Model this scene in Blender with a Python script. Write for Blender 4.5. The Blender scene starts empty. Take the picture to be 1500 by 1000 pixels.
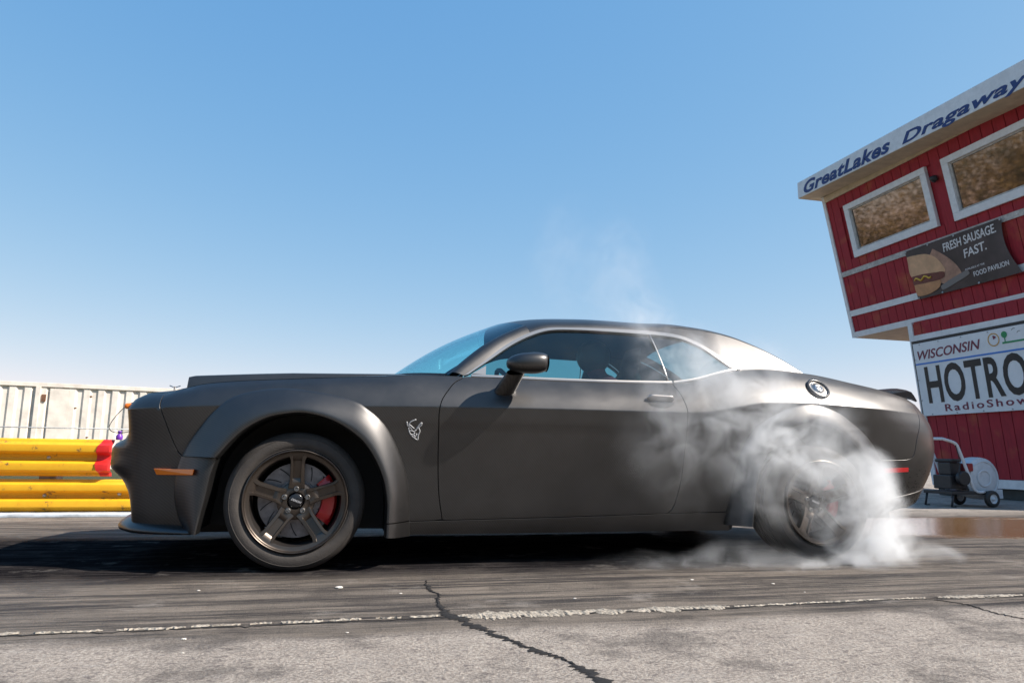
import bpy, bmesh, math, random
import numpy as np
from mathutils import Matrix, Vector
from mathutils.geometry import delaunay_2d_cdt

random.seed(7); RNG = np.random.default_rng(7)
scene = bpy.context.scene
COL = scene.collection
# ------------------------------------------------------------------ camera
cam_data = bpy.data.cameras.new('camera'); cam = bpy.data.objects.new('camera', cam_data); COL.objects.link(cam)
YAW, PITCH, ROLL = .23390, .15641, .013669
fwd = Vector((math.sin(YAW)*math.cos(PITCH), math.cos(YAW)*math.cos(PITCH), math.sin(PITCH)))
rgt = Vector((math.cos(YAW), -math.sin(YAW), 0)); upv = rgt.cross(fwd)
r2 = math.cos(ROLL)*rgt+math.sin(ROLL)*upv; u2 = -math.sin(ROLL)*rgt+math.cos(ROLL)*upv
M = Matrix((r2, u2, -fwd)).transposed().to_4x4(); M.translation = Vector((.1896, -4.6928, .5809))
cam.matrix_world = M
cam_data.sensor_width = 36; cam_data.lens = 36*1050/1500; cam_data.clip_end = 5000; cam_data.clip_start = .05
cam_data.dof.use_dof = True; cam_data.dof.focus_distance = 4.3; cam_data.dof.aperture_fstop = 9.0
scene.camera = cam
# ------------------------------------------------------------------ sky and sun
SUN = Vector((.96, -.47, 1.0)).normalized()          # towards the sun: behind the car, a little on the camera's side
world = bpy.data.worlds.new('World'); scene.world = world; world.use_nodes = True
wn = world.node_tree.nodes; wl = world.node_tree.links
sky = wn.new('ShaderNodeTexSky'); sky.sky_type = 'NISHITA'; sky.sun_disc = False
sky.sun_elevation = math.asin(SUN.z); sky.sun_rotation = math.atan2(SUN.x, SUN.y)
sky.air_density = 1.0; sky.dust_density = 3.0; sky.ozone_density = 2.0; sky.altitude = 3000
wn['Background'].inputs['Strength'].default_value = .10
sp = wn.new('ShaderNodeSeparateColor'); cb = wn.new('ShaderNodeCombineColor'); wl.new(sky.outputs[0], sp.inputs[0])
for ch, (g_, k_) in enumerate(((.95, 1.42), (.50, 2.18), (.20, 3.70))):      # deepen the clear-day blue and hold back the horizon
    pw = wn.new('ShaderNodeMath'); pw.operation = 'POWER'; pw.inputs[1].default_value = g_; wl.new(sp.outputs[ch], pw.inputs[0])
    ml = wn.new('ShaderNodeMath'); ml.operation = 'MULTIPLY'; ml.inputs[1].default_value = k_; wl.new(pw.outputs[0], ml.inputs[0]); wl.new(ml.outputs[0], cb.inputs[ch])
wl.new(cb.outputs[0], wn['Background'].inputs['Color'])
sun_d = bpy.data.lights.new('sun', 'SUN'); sun_d.energy = 5.0; sun_d.angle = math.radians(.53); sun_d.color = (1, .92, .82)
sun = bpy.data.objects.new('sun', sun_d); COL.objects.link(sun)
sun.rotation_euler = (-SUN).to_track_quat('-Z', 'Y').to_euler(); sun.location = (6, -4, 12)
vs = scene.view_settings; vs.view_transform = 'Standard'; vs.look = 'None'; vs.gamma = 1; vs.use_curve_mapping = False; vs.exposure = .72
scene.cycles.volume_bounces = 6; scene.cycles.volume_step_rate = 1.0; scene.cycles.volume_max_steps = 128
scene.cycles.max_bounces = 12; scene.cycles.transparent_max_bounces = 16; scene.cycles.use_denoising = True

# ------------------------------------------------------------------ materials
def srgb(h):
    c = [int(h[i:i+2], 16)/255 for i in (0, 2, 4)]
    return tuple((x/12.92 if x <= .04045 else ((x+.055)/1.055)**2.4) for x in c)
MATS = {}
def mat(name, col, rough=.5, metal=0., noise=0., nscale=8., bump=0., bscale=60., coat=0., spec=.5, rvar=0.):
    if name in MATS: return MATS[name]
    m = bpy.data.materials.new(name); m.use_nodes = True; nt = m.node_tree; b = nt.nodes['Principled BSDF']
    b.inputs['Base Color'].default_value = (*col, 1); b.inputs['Roughness'].default_value = rough; b.inputs['Metallic'].default_value = metal
    b.inputs['Coat Weight'].default_value = coat; b.inputs['Specular IOR Level'].default_value = spec; b.inputs['Coat Roughness'].default_value = .08
    tc = nt.nodes.new('ShaderNodeTexCoord')
    if noise or rvar:
        n = nt.nodes.new('ShaderNodeTexNoise'); n.inputs['Scale'].default_value = nscale; n.inputs['Detail'].default_value = 6; n.inputs['Roughness'].default_value = .62
        nt.links.new(tc.outputs['Object'], n.inputs['Vector'])
        if noise:
            r = nt.nodes.new('ShaderNodeMapRange'); r.inputs['From Min'].default_value = .3; r.inputs['From Max'].default_value = .7
            r.inputs['To Min'].default_value = 1-noise; r.inputs['To Max'].default_value = 1+noise
            nt.links.new(n.outputs['Fac'], r.inputs['Value'])
            x = nt.nodes.new('ShaderNodeMix'); x.data_type = 'RGBA'; x.blend_type = 'MULTIPLY'; x.inputs['Factor'].default_value = 1
            x.inputs[6].default_value = (*col, 1); nt.links.new(r.outputs[0], x.inputs[7]); nt.links.new(x.outputs[2], b.inputs['Base Color'])
        if rvar:
            r = nt.nodes.new('ShaderNodeMapRange'); r.inputs['From Min'].default_value = .3; r.inputs['From Max'].default_value = .7
            r.inputs['To Min'].default_value = max(rough-rvar, .02); r.inputs['To Max'].default_value = rough+rvar
            nt.links.new(n.outputs['Fac'], r.inputs['Value']); nt.links.new(r.outputs[0], b.inputs['Roughness'])
    if bump:
        n = nt.nodes.new('ShaderNodeTexNoise'); n.inputs['Scale'].default_value = bscale; n.inputs['Detail'].default_value = 5
        nt.links.new(tc.outputs['Object'], n.inputs['Vector'])
        k = nt.nodes.new('ShaderNodeBump'); k.inputs['Strength'].default_value = bump; k.inputs['Distance'].default_value = .01
        nt.links.new(n.outputs['Fac'], k.inputs['Height']); nt.links.new(k.outputs[0], b.inputs['Normal'])
    MATS[name] = m; return m

def glass_mat(name, tint, refl=(1,1,1), rough=.02, boost=1.):
    m = bpy.data.materials.new(name); m.use_nodes = True; nt = m.node_tree; nt.nodes.remove(nt.nodes['Principled BSDF'])
    t = nt.nodes.new('ShaderNodeBsdfTransparent'); t.inputs[0].default_value = (*tint, 1)
    g = nt.nodes.new('ShaderNodeBsdfGlossy'); g.inputs['Color'].default_value = (*refl, 1); g.inputs['Roughness'].default_value = rough
    f = nt.nodes.new('ShaderNodeFresnel'); ge = nt.nodes.new('ShaderNodeNewGeometry'); io = nt.nodes.new('ShaderNodeMapRange')
    io.inputs[3].default_value = 1.52; io.inputs[4].default_value = 1/1.52; nt.links.new(ge.outputs['Backfacing'], io.inputs[0]); nt.links.new(io.outputs[0], f.inputs[0])
    k = nt.nodes.new('ShaderNodeMath'); k.operation = 'MULTIPLY'; k.use_clamp = True; k.inputs[1].default_value = boost; nt.links.new(f.outputs[0], k.inputs[0])
    x = nt.nodes.new('ShaderNodeMixShader'); nt.links.new(k.outputs[0], x.inputs[0]); nt.links.new(t.outputs[0], x.inputs[1]); nt.links.new(g.outputs[0], x.inputs[2])
    nt.links.new(x.outputs[0], nt.nodes['Material Output'].inputs[0]); MATS[name] = m; return m

def paint():
    """satin clear-coated carbon weave: dark, metallic-looking sheen, fine diagonal twill"""
    m = bpy.data.materials.new('satin_carbon'); m.use_nodes = True; nt = m.node_tree; b = nt.nodes['Principled BSDF']; N = nt.nodes.new; L = nt.links.new
    tc = N('ShaderNodeTexCoord')
    w1 = N('ShaderNodeTexWave'); w1.wave_type = 'BANDS'; w1.bands_direction = 'DIAGONAL'; w1.inputs['Scale'].default_value = 46; w1.inputs['Distortion'].default_value = 0
    L(tc.outputs['Object'], w1.inputs['Vector'])
    n = N('ShaderNodeTexNoise'); n.inputs['Scale'].default_value = 5; n.inputs['Detail'].default_value = 7; n.inputs['Roughness'].default_value = .65; L(tc.outputs['Object'], n.inputs['Vector'])
    r1 = N('ShaderNodeMapRange'); r1.inputs['To Min'].default_value = .90; r1.inputs['To Max'].default_value = 1.09; L(w1.outputs['Fac'], r1.inputs['Value'])
    r2_ = N('ShaderNodeMapRange'); r2_.inputs['From Min'].default_value = .3; r2_.inputs['From Max'].default_value = .7; r2_.inputs['To Min'].default_value = .92; r2_.inputs['To Max'].default_value = 1.08; L(n.outputs['Fac'], r2_.inputs['Value'])
    mu = N('ShaderNodeMath'); mu.operation = 'MULTIPLY'; L(r1.outputs[0], mu.inputs[0]); L(r2_.outputs[0], mu.inputs[1])
    x = N('ShaderNodeMix'); x.data_type = 'RGBA'; x.blend_type = 'MULTIPLY'; x.inputs['Factor'].default_value = 1; x.inputs[6].default_value = (.080, .078, .078, 1)
    L(mu.outputs[0], x.inputs[7]); L(x.outputs[2], b.inputs['Base Color'])
    rr = N('ShaderNodeMapRange'); rr.inputs['From Min'].default_value = .3; rr.inputs['From Max'].default_value = .7; rr.inputs['To Min'].default_value = .39; rr.inputs['To Max'].default_value = .45; L(n.outputs['Fac'], rr.inputs['Value']); L(rr.outputs[0], b.inputs['Roughness'])
    b.inputs['Metallic'].default_value = .95; b.inputs['Coat Weight'].default_value = .22; b.inputs['Coat Roughness'].default_value = .2
    MATS['satin_carbon'] = m; return m
paint()
mat('black', (.012,.012,.013), .6); mat('black_gloss', (.012,.012,.014), .22); mat('rubber', (.030,.028,.027), .62, noise=.25, nscale=14, bump=.15, bscale=120)
mat('dust_rubber', (.040,.034,.030), .75, noise=.35, nscale=9, bump=.2, bscale=140)
mat('bronze', (.095,.078,.066), .36, metal=.85, rvar=.05, nscale=30); mat('barrel', (.035,.03,.028), .5, metal=.6)
mat('steel', (.34,.33,.32), .38, metal=1, noise=.25, nscale=40); mat('disc', (.20,.19,.20), .42, metal=1, noise=.3, nscale=25); mat('caliper', (.50,.012,.015), .35, coat=.4)
mat('trim', (.44,.41,.38), .30, metal=.9); mat('amber', (.90,.20,.01), .25, coat=.6); mat('redlens', (.55,.012,.015), .25, coat=.6)
mat('chrome', (.7,.7,.7), .15, metal=1); mat('fabric', (.018,.018,.02), .9); mat('emblem', (.36,.36,.37), .6, metal=.2); mat('handle_grey', (.30,.28,.27), .4, metal=.8)
glass_mat('tint_glass', (.36,.62,.66), (.75,.95,1), boost=1.7); glass_mat('clear_glass', (.50,.84,.90), (.8,.95,1)); glass_mat('lens_clear', (.95,.96,.97))

# ------------------------------------------------------------------ object helpers
def link(name, me, m, parent=None, loc=None):
    o = bpy.data.objects.new(name, me); COL.objects.link(o)
    if m is not None and not me.materials: me.materials.append(MATS[m] if isinstance(m, str) else m)
    if parent: o.parent = parent
    if loc is not None: o.location = loc
    return o
def tag(o, label=None, cat=None, group=None, kind=None):
    if label: o['label'] = label
    if cat: o['category'] = cat
    if group: o['group'] = group
    if kind: o['kind'] = kind
    return o
def empty(name, loc=(0,0,0), parent=None):
    o = bpy.data.objects.new(name, None); COL.objects.link(o); o.location = loc; o.empty_display_size = .1
    if parent: o.parent = parent
    return o
def mesh(name, V, F, smooth=False):
    me = bpy.data.meshes.new(name); me.from_pydata([tuple(map(float, v)) for v in V], [], [tuple(f) for f in F]); me.update()
    if smooth: me.polygons.foreach_set('use_smooth', [True]*len(me.polygons))
    return me
class MB:
    """collects shapes for ONE mesh"""
    def __init__(s): s.V, s.F = [], []
    def add(s, V, F): o = len(s.V); s.V += [tuple(v) for v in V]; s.F += [tuple(i+o for i in f) for f in F]; return s
    def box(s, lo, hi, M=None):
        (a,b,c),(d,e,f) = lo, hi
        V = [(a,b,c),(d,b,c),(d,e,c),(a,e,c),(a,b,f),(d,b,f),(d,e,f),(a,e,f)]
        if M is not None: V = [tuple(M @ Vector(v)) for v in V]
        return s.add(V, [(0,3,2,1),(4,5,6,7),(0,1,5,4),(1,2,6,5),(2,3,7,6),(3,0,4,7)])
    def tube(s, pts, r, n=10, closed=False, cap=True):
        pts = [Vector(p) for p in pts]; rs = r if hasattr(r, '__len__') else [r]*len(pts); V = []; up0 = None; m = len(pts)
        for i, p in enumerate(pts):
            t = (pts[(i+1) % m]-pts[i-1]) if closed else (pts[min(i+1, m-1)]-pts[max(i-1, 0)]); t.normalize()
            if up0 is None: up0 = Vector((0,0,1)) if abs(t.z) < .9 else Vector((1,0,0))
            a = (up0-t*up0.dot(t)).normalized(); b = t.cross(a); up0 = a
            V += [p+(a*math.cos(2*math.pi*k/n)+b*math.sin(2*math.pi*k/n))*rs[i] for k in range(n)]
        F = []
        for i in range(m if closed else m-1):
            j = (i+1) % m
            F += [(i*n+k, i*n+(k+1) % n, j*n+(k+1) % n, j*n+k) for k in range(n)]
        if cap and not closed: F += [tuple(range(n))[::-1], tuple((m-1)*n+k for k in range(n))]
        return s.add(V, F)
    def lathe(s, prof, n=48, axis='y', c=(0,0,0), closed=False):
        """prof: (radius, offset along the axis)"""
        V = []; m = len(prof)
        for r, a in prof:
            for k in range(n):
                t = 2*math.pi*k/n; p = {'y': (r*math.cos(t), a, r*math.sin(t)), 'z': (r*math.cos(t), r*math.sin(t), a), 'x': (a, r*math.cos(t), r*math.sin(t))}[axis]
                V.append((p[0]+c[0], p[1]+c[1], p[2]+c[2]))
        F = [(i*n+k, i*n+(k+1) % n, ((i+1) % m)*n+(k+1) % n, ((i+1) % m)*n+k) for i in range(m if closed else m-1) for k in range(n)]
        return s.add(V, F)
    def grid(s, G):
        """G: rows x cols x 3"""
        h, w = len(G), len(G[0])
        return s.add([p for r in G for p in r], [(i*w+j, i*w+j+1, (i+1)*w+j+1, (i+1)*w+j) for i in range(h-1) for j in range(w-1)])
    def prism(s, poly, y0, y1, plane='xz'):
        """extrude a 2-D outline"""
        n = len(poly); f = {'xz': lambda p, h: (p[0], h, p[1]), 'xy': lambda p, h: (p[0], p[1], h), 'yz': lambda p, h: (h, p[0], p[1])}[plane]
        return s.add([f(p, y0) for p in poly]+[f(p, y1) for p in poly], [tuple(range(n)), tuple(range(2*n-1, n-1, -1))]+[(i, i+n, (i+1) % n+n, (i+1) % n) for i in range(n)])
    def build(s, name, m, parent=None, smooth=False, loc=None, fix=True, bevel=0, angle=None):
        me = mesh(name, s.V, s.F)
        bm = bmesh.new(); bm.from_mesh(me)
        if fix: bmesh.ops.recalc_face_normals(bm, faces=bm.faces)
        if bevel: bmesh.ops.bevel(bm, geom=[e for e in bm.edges if len(e.link_faces) == 2 and e.calc_face_angle(0) > .6], offset=bevel, segments=2, affect='EDGES', profile=.6)
        bm.to_mesh(me); bm.free()
        if smooth or angle:
            me.polygons.foreach_set('use_smooth', [True]*len(me.polygons))
            if angle: me.set_sharp_from_angle(angle=math.radians(angle))
        return link(name, me, m, parent, loc)
def catmull(pts, step, closed=False):
    """resample a polyline as a smooth curve with about `step` between points"""
    a = np.array(pts, float); d = np.r_[0, np.cumsum(np.linalg.norm(np.diff(a, axis=0), axis=1))]
    n = max(2, int(round(d[-1]/step))+1); q = np.linspace(0, d[-1], n); out = []
    for t in q:
        i = min(max(np.searchsorted(d, t)-1, 0), len(d)-2); u = (t-d[i])/(d[i+1]-d[i])
        p1, p2 = a[i], a[i+1]; p0 = a[i-1] if i > 0 else 2*p1-p2; p3 = a[i+2] if i+2 < len(a) else 2*p2-p1
        h = d[i+1]-d[i]; m1 = (p2-p0)/max(d[i+1]-(d[i-1] if i > 0 else d[i]-h), 1e-9)*h; m2 = (p3-p1)/max((d[i+2] if i+2 < len(d) else d[i+1]+h)-d[i], 1e-9)*h
        out.append((2*u**3-3*u**2+1)*p1+(u**3-2*u**2+u)*m1+(-2*u**3+3*u**2)*p2+(u**3-u**2)*m2)
    return [tuple(p) for p in out]
def lin(pts, step):
    out = []
    for a, b in zip(pts[:-1], pts[1:]):
        n = max(1, int(math.ceil(math.hypot(b[0]-a[0], b[1]-a[1])/step)))
        out += [tuple(np.array(a)+(np.array(b)-np.array(a))*k/n) for k in range(n)]
    return out+[tuple(pts[-1])]
# ---------- smooth 1-D interpolation (monotone cubic) ----------
class Curve:
    def __init__(s, pts):
        a = np.array(pts, float); s.x, s.y = a[:, 0], a[:, 1]
        h = np.diff(s.x); d = np.diff(s.y)/h; m = np.zeros_like(s.y)
        for i in range(1, len(s.x)-1):
            if d[i-1]*d[i] > 0:
                w1, w2 = 2*h[i]+h[i-1], h[i]+2*h[i-1]
                m[i] = (w1+w2)/(w1/d[i-1]+w2/d[i])
        m[0], m[-1] = d[0], d[-1]; s.m = m
    def __call__(s, q):
        q = np.asarray(q, float); qc = np.clip(q, s.x[0], s.x[-1])
        i = np.clip(np.searchsorted(s.x, qc)-1, 0, len(s.x)-2)
        h = s.x[i+1]-s.x[i]; t = (qc-s.x[i])/h
        return ((2*t**3-3*t**2+1)*s.y[i]+(t**3-2*t**2+t)*h*s.m[i]+(-2*t**3+3*t**2)*s.y[i+1]+(t**3-t**2)*h*s.m[i+1])
# ---------- the car's plan outline at its widest height ----------
PLAN = [(-1.0,0),(-.998,.15),(-.988,.32),(-.966,.48),(-.925,.62),(-.86,.735),(-.77,.815),(-.64,.872),(-.45,.907),(-.2,.925),(.1,.935),(.5,.94),(1.,.94),(1.5,.94),
 (2.,.94),(2.5,.945),(2.9,.948),(3.2,.942),(3.48,.925),(3.69,.892),(3.85,.84),(3.955,.76),(4.025,.65),(4.07,.49),(4.095,.31),(4.105,.15),(4.108,0)]
_p = np.array(PLAN); _s = np.r_[0, np.cumsum(np.hypot(*np.diff(_p, axis=0).T))]
def _natural(x, y):
    n = len(x); h = np.diff(x); A = np.zeros((n, n)); b = np.zeros(n); A[0,0] = A[-1,-1] = 1
    for i in range(1, n-1):
        A[i,i-1], A[i,i], A[i,i+1] = h[i-1], 2*(h[i-1]+h[i]), h[i]
        b[i] = 6*((y[i+1]-y[i])/h[i]-(y[i]-y[i-1])/h[i-1])
    M = np.linalg.solve(A, b)
    def f(q):
        q = np.clip(np.asarray(q, float), x[0], x[-1]); i = np.clip(np.searchsorted(x, q)-1, 0, n-2)
        d = q-x[i]; e = x[i+1]-q; hh = h[i]
        return M[i]*e**3/(6*hh)+M[i+1]*d**3/(6*hh)+(y[i]/hh-M[i]*hh/6)*e+(y[i+1]/hh-M[i+1]*hh/6)*d
    return f
_s = _s-_s[12]+1.0
S0, S1 = _s[0], _s[-1]
CX, CW = _natural(_s, _p[:,0]), _natural(_s, _p[:,1])
_xs = np.linspace(S0, S1, 2000); _xx = CX(_xs)
def s_of_x(x): return np.interp(x, _xx, _xs)
# ---------- feature lines along the side (keyed by s) ----------
ZB = Curve([(S0,.20),(-.9,.20),(-.5,.185),(0,.165),(.56,.158),(2.4,.162),(3.0,.20),(3.42,.238),(3.6,.26),(3.8,.275),(S1,.285)])
ZC = Curve([(S0,.775),(-1.0,.777),(-.66,.787),(-.38,.801),(.32,.816),(.7,.824),(1.5,.830),(2.1,.830),(2.24,.837),(2.44,.874),(2.62,.899),(2.87,.904),(3.22,.894),(3.68,.877),(4.0,.868),(S1,.865)])
ZT = Curve([(S0,.885),(-1.0,.872),(-.74,.868),(-.62,.888),(-.48,.918),(-.05,.955),(.40,.985),(.6,1.0),(.87,1.003),(1.4,1.0),(2.06,1.008),(2.25,1.045),(2.47,1.10),(2.75,1.12),(3.03,1.104),(3.36,1.058),(3.6,1.02),(3.8,.985),(4.0,.965),(S1,.965)])
# section profiles: how far the skin stands inside the plan outline; t 0..1 bottom to crease, 1..2 crease to top edge
TK = [0,.06,.12,.2,.3,.4,.5,.6,.66,.70,.74,.78,.82,.9,1.0,1.1,1.25,1.5,1.75,2.0]
def prof(zb, zc, zt, pts):
    c = Curve(pts); z = [zb+t*(zc-zb) if t <= 1 else zc+(t-1)*(zt-zc) for t in TK]
    return c(np.array(z))
NOSE = prof(.20,.775,.88,[(.19,.125),(.25,.135),(.30,.122),(.36,.095),(.41,.07),(.44,.05),(.47,.012),(.50,0),(.58,0),(.603,.007),(.62,.032),(.635,.058),(.66,.083),(.71,.098),(.755,.099),(.80,.092),(.82,.088),(.845,.12),(.865,.16),(.88,.21)])
FEND = prof(.17,.80,.93,[(.16,.085),(.25,.07),(.35,.062),(.45,.053),(.6,.035),(.72,.015),(.80,0),(.82,.008),(.85,.023),(.88,.044),(.91,.074),(.93,.105)])
DOOR = prof(.158,.828,1.0,[(.15,.128),(.20,.114),(.24,.105),(.262,.101),(.30,.096),(.40,.083),(.55,.058),(.70,.028),(.828,0),(.85,.009),(.88,.0235),(.92,.049),(.96,.081),(1.0,.120)])
QUAR = prof(.18,.90,1.115,[(.18,.10),(.3,.085),(.5,.062),(.7,.030),(.90,0),(.92,.010),(.95,.026),(1.0,.059),(1.05,.098),(1.09,.135),(1.115,.165)])
TAIL = prof(.275,.875,.972,[(.27,.19),(.29,.15),(.34,.11),(.404,.082),(.469,.048),(.546,.022),(.62,.004),(.69,0),(.75,.003),(.826,.02),(.875,.042),(.90,.062),(.94,.085),(.972,.125)])
KEYS = [(S0,NOSE),(-1.10,NOSE),(-.84,FEND),(.15,FEND),(.75,DOOR),(2.05,DOOR),(2.7,QUAR),(3.3,QUAR),(3.85,TAIL),(S1,TAIL)]
_ks = np.array([k for k,_ in KEYS]); _kp = np.array([v for _,v in KEYS])
_tk = np.array(TK)
def inset(s, t):
    s = np.asarray(s, float); i = np.clip(np.searchsorted(_ks, s)-1, 0, len(_ks)-2)
    u = np.clip((s-_ks[i])/(_ks[i+1]-_ks[i]), 0, 1); u = u*u*(3-2*u)
    j = np.clip(np.searchsorted(_tk, t)-1, 0, len(_tk)-2); v = (t-_tk[j])/(_tk[j+1]-_tk[j])
    def cr(P):    # catmull-rom in t, broken at the crease
        n = len(_tk); ic = TK.index(1.0)
        j0 = np.where(j == ic, j, np.maximum(j-1, 0)); j3 = np.where(j+1 == ic, j+1, np.minimum(j+2, n-1))
        a, b, c, d = P[j0], P[j], P[j+1], P[j3]; h = _tk[j+1]-_tk[j]
        m1 = np.where(j0 == j, (c-b)/h, (c-a)/np.maximum(_tk[j+1]-_tk[j0], 1e-6)); m2 = np.where(j3 == j+1, (c-b)/h, (d-b)/np.maximum(_tk[j3]-_tk[j], 1e-6))
        return (2*v**3-3*v**2+1)*b+(v**3-2*v**2+v)*h*m1+(-2*v**3+3*v**2)*c+(v**3-v**2)*h*m2
    out = np.zeros_like(s)
    A = np.stack([cr(P) for P in _kp], 0); k = np.arange(s.size).reshape(s.shape)
    A = A.reshape(len(_kp), -1); f = i.ravel()
    out = A[f, np.arange(s.size)]*(1-u.ravel())+A[f+1, np.arange(s.size)]*u.ravel()
    return out.reshape(s.shape)
def P(s, z):
    """skin of the near side; above the top edge it goes on as the greenhouse's tumblehome"""
    s, z = np.broadcast_arrays(np.asarray(s, float), np.asarray(z, float)); s = s.copy(); z = z.copy()
    zb, zc, zt = ZB(s), ZC(s), ZT(s)
    t = np.where(z <= zc, (z-zb)/(zc-zb), 1+(z-zc)/(zt-zc))
    ins = inset(s, np.clip(t, 0, 2)); up = np.maximum(z-zt, 0)
    ins = ins+.42*up+.45*up*up
    e = 1e-4; tx = (CX(s+e)-CX(s-e)); tw = (CW(s+e)-CW(s-e)); L = np.hypot(tx, tw)+1e-12
    nx, nw = -tw/L, tx/L          # outward normal in plan (x, w)
    return np.stack([CX(s)-nx*ins, -(CW(s)-nw*ins), z], -1)
def PN(s, z):
    e = 1e-3
    a = P(s+e, z)-P(s-e, z); b = P(s, z+e)-P(s, z-e)
    n = np.cross(a, b); return n/np.linalg.norm(n, axis=-1, keepdims=True)
# ------------------------------------------------------------------ body panels cut from that skin
def inside(poly, q):
    a = np.array(poly); b = np.roll(a, -1, 0); x, y = q[:,0,None], q[:,1,None]
    c = ((a[:,1] > y) != (b[:,1] > y)) & (x < (b[:,0]-a[:,0])*(y-a[:,1])/(b[:,1]-a[:,1]+1e-15)+a[:,0])
    return c.sum(1) % 2 == 1
def edge_dist(poly, q):
    a = np.array(poly); b = np.roll(a, -1, 0); d = b-a; L = (d*d).sum(1)+1e-15
    t = np.clip(((q[:,None,:]-a)*d).sum(2)/L, 0, 1); return np.sqrt((((a+t[...,None]*d)-q[:,None,:])**2).sum(2)).min(1)
def shrink(poly, g):
    a = np.array(poly); area = .5*np.sum(a[:,0]*np.roll(a[:,1],-1)-np.roll(a[:,0],-1)*a[:,1])
    if area < 0: a = a[::-1]
    t1 = a-np.roll(a,1,0); t2 = np.roll(a,-1,0)-a
    t1 /= np.linalg.norm(t1, axis=1, keepdims=True)+1e-12; t2 /= np.linalg.norm(t2, axis=1, keepdims=True)+1e-12
    t = t1+t2; t /= np.linalg.norm(t, axis=1, keepdims=True)+1e-9
    return a+np.stack([-t[:,1], t[:,0]], 1)*g
def dedupe(poly):
    out = []
    for p in poly:
        if not out or math.hypot(p[0]-out[-1][0], p[1]-out[-1][1]) > 1e-4: out.append((float(p[0]), float(p[1])))
    if math.hypot(out[0][0]-out[-1][0], out[0][1]-out[-1][1]) < 1e-4: out.pop()
    return out
def panel_arrays(poly, off=0., gap=.0027, step=.025, skirt=.014):
    poly = shrink(dedupe(poly), gap) if gap else np.array(dedupe(poly)); n = len(poly)
    lo, hi = poly.min(0), poly.max(0)
    X, Z = np.meshgrid(np.arange(lo[0], hi[0], step), np.arange(lo[1], hi[1], step)); q = np.stack([X.ravel(), Z.ravel()], 1)
    q += RNG.uniform(-.12, .12, q.shape)*step
    ss = np.arange(lo[0], hi[0], step*.8); cr = [np.stack([ss, ZC(ss)+d], 1) for d in (-.005, 0, .005)]+[np.stack([ss, ZT(ss)+d], 1) for d in (-.006, 0, .006)]
    far = (np.abs(q[:,1]-ZC(q[:,0])) > .011) & (np.abs(q[:,1]-ZT(q[:,0])) > .012); q = np.concatenate([q[far]]+cr)
    q = q[inside(poly, q)]; q = q[edge_dist(poly, q) > .35*step] if len(q) else q
    pts = [Vector(p) for p in poly]+[Vector(p) for p in q]
    v, e, f, *_ = delaunay_2d_cdt(pts, [(i, (i+1) % n) for i in range(n)], [], 1, 1e-6)
    sz = np.array([tuple(p) for p in v]); A = P(sz[:,0], sz[:,1]); N = PN(sz[:,0], sz[:,1]); A = A+N*off
    cen = sz[np.array([list(t) for t in f])].mean(1); keep = inside(poly, cen)
    F = []
    for t, k in zip(f, keep):
        if not k: continue
        a, b, c = t
        if np.dot(np.cross(A[b]-A[a], A[c]-A[a]), N[a]) < 0: a, c = c, a
        F.append((a, b, c))
    if skirt:
        B_ = P(poly[:,0], poly[:,1])+PN(poly[:,0], poly[:,1])*off; BN = PN(poly[:,0], poly[:,1])
        T = np.roll(B_, -1, 0)-np.roll(B_, 1, 0); O = np.cross(T, BN); O /= np.linalg.norm(O, axis=1, keepdims=True)+1e-12
        k0 = len(A); A = np.concatenate([A, B_, B_-BN*.004+O*.0012, B_-BN*skirt]); N = np.concatenate([N, BN*.75+O*.66, O, O])
        for i in range(n):
            j = (i+1) % n
            for r in range(2):
                F.append((k0+r*n+i, k0+(r+1)*n+i, k0+(r+1)*n+j, k0+r*n+j))
    return A, N, F
def to_obj(name, A, N, F, m, parent):
    me = mesh(name, A, F, True); Nn = N/np.linalg.norm(N, axis=1, keepdims=True)
    me.normals_split_custom_set_from_vertices([tuple(map(float, x)) for x in Nn])
    return link(name, me, m, parent)
FLIP = np.array([1,-1,1.])
def panel(name, poly, m, parent, join=False, both=True, **k):
    A, N, F = panel_arrays(poly, **k)
    A2, N2, F2 = A*FLIP, N*FLIP, [t[::-1] for t in F]
    if join:
        return [to_obj(name, np.concatenate([A, A2]), np.concatenate([N, N2]), F+[tuple(i+len(A) for i in t) for t in F2], m, parent)]
    out = [to_obj(name, A, N, F, m, parent)]
    if both: out.append(to_obj(name, A2, N2, F2, m, parent))
    return out
def both_sides(fn):
    for sgn in (1, -1): fn(sgn)
def msh(V, sgn):                       # mirror helper for MB content
    return [(v[0], v[1]*sgn, v[2]) for v in V]
def mb_sides(mb, name, m, parent, **k):
    out = []
    for sgn in (1, -1):
        q = MB(); q.V = msh(mb.V, sgn); q.F = list(mb.F) if sgn == 1 else [f[::-1] for f in mb.F]; out.append(q.build(name, m, parent, **k))
    return out

CAR = empty('muscle_car', (1.5, 0, 0))
class _P:                               # parts are modelled in world coordinates; shift them under the car's empty
    pass
def own(o):
    o.parent = CAR; o.matrix_parent_inverse = Matrix.Translation((-1.5, 0, 0)); return o
tag(CAR, 'low matte charcoal two-door muscle car with wide arches, spinning its rear tyre in smoke', 'car')
SC = 'satin_carbon'
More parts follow.
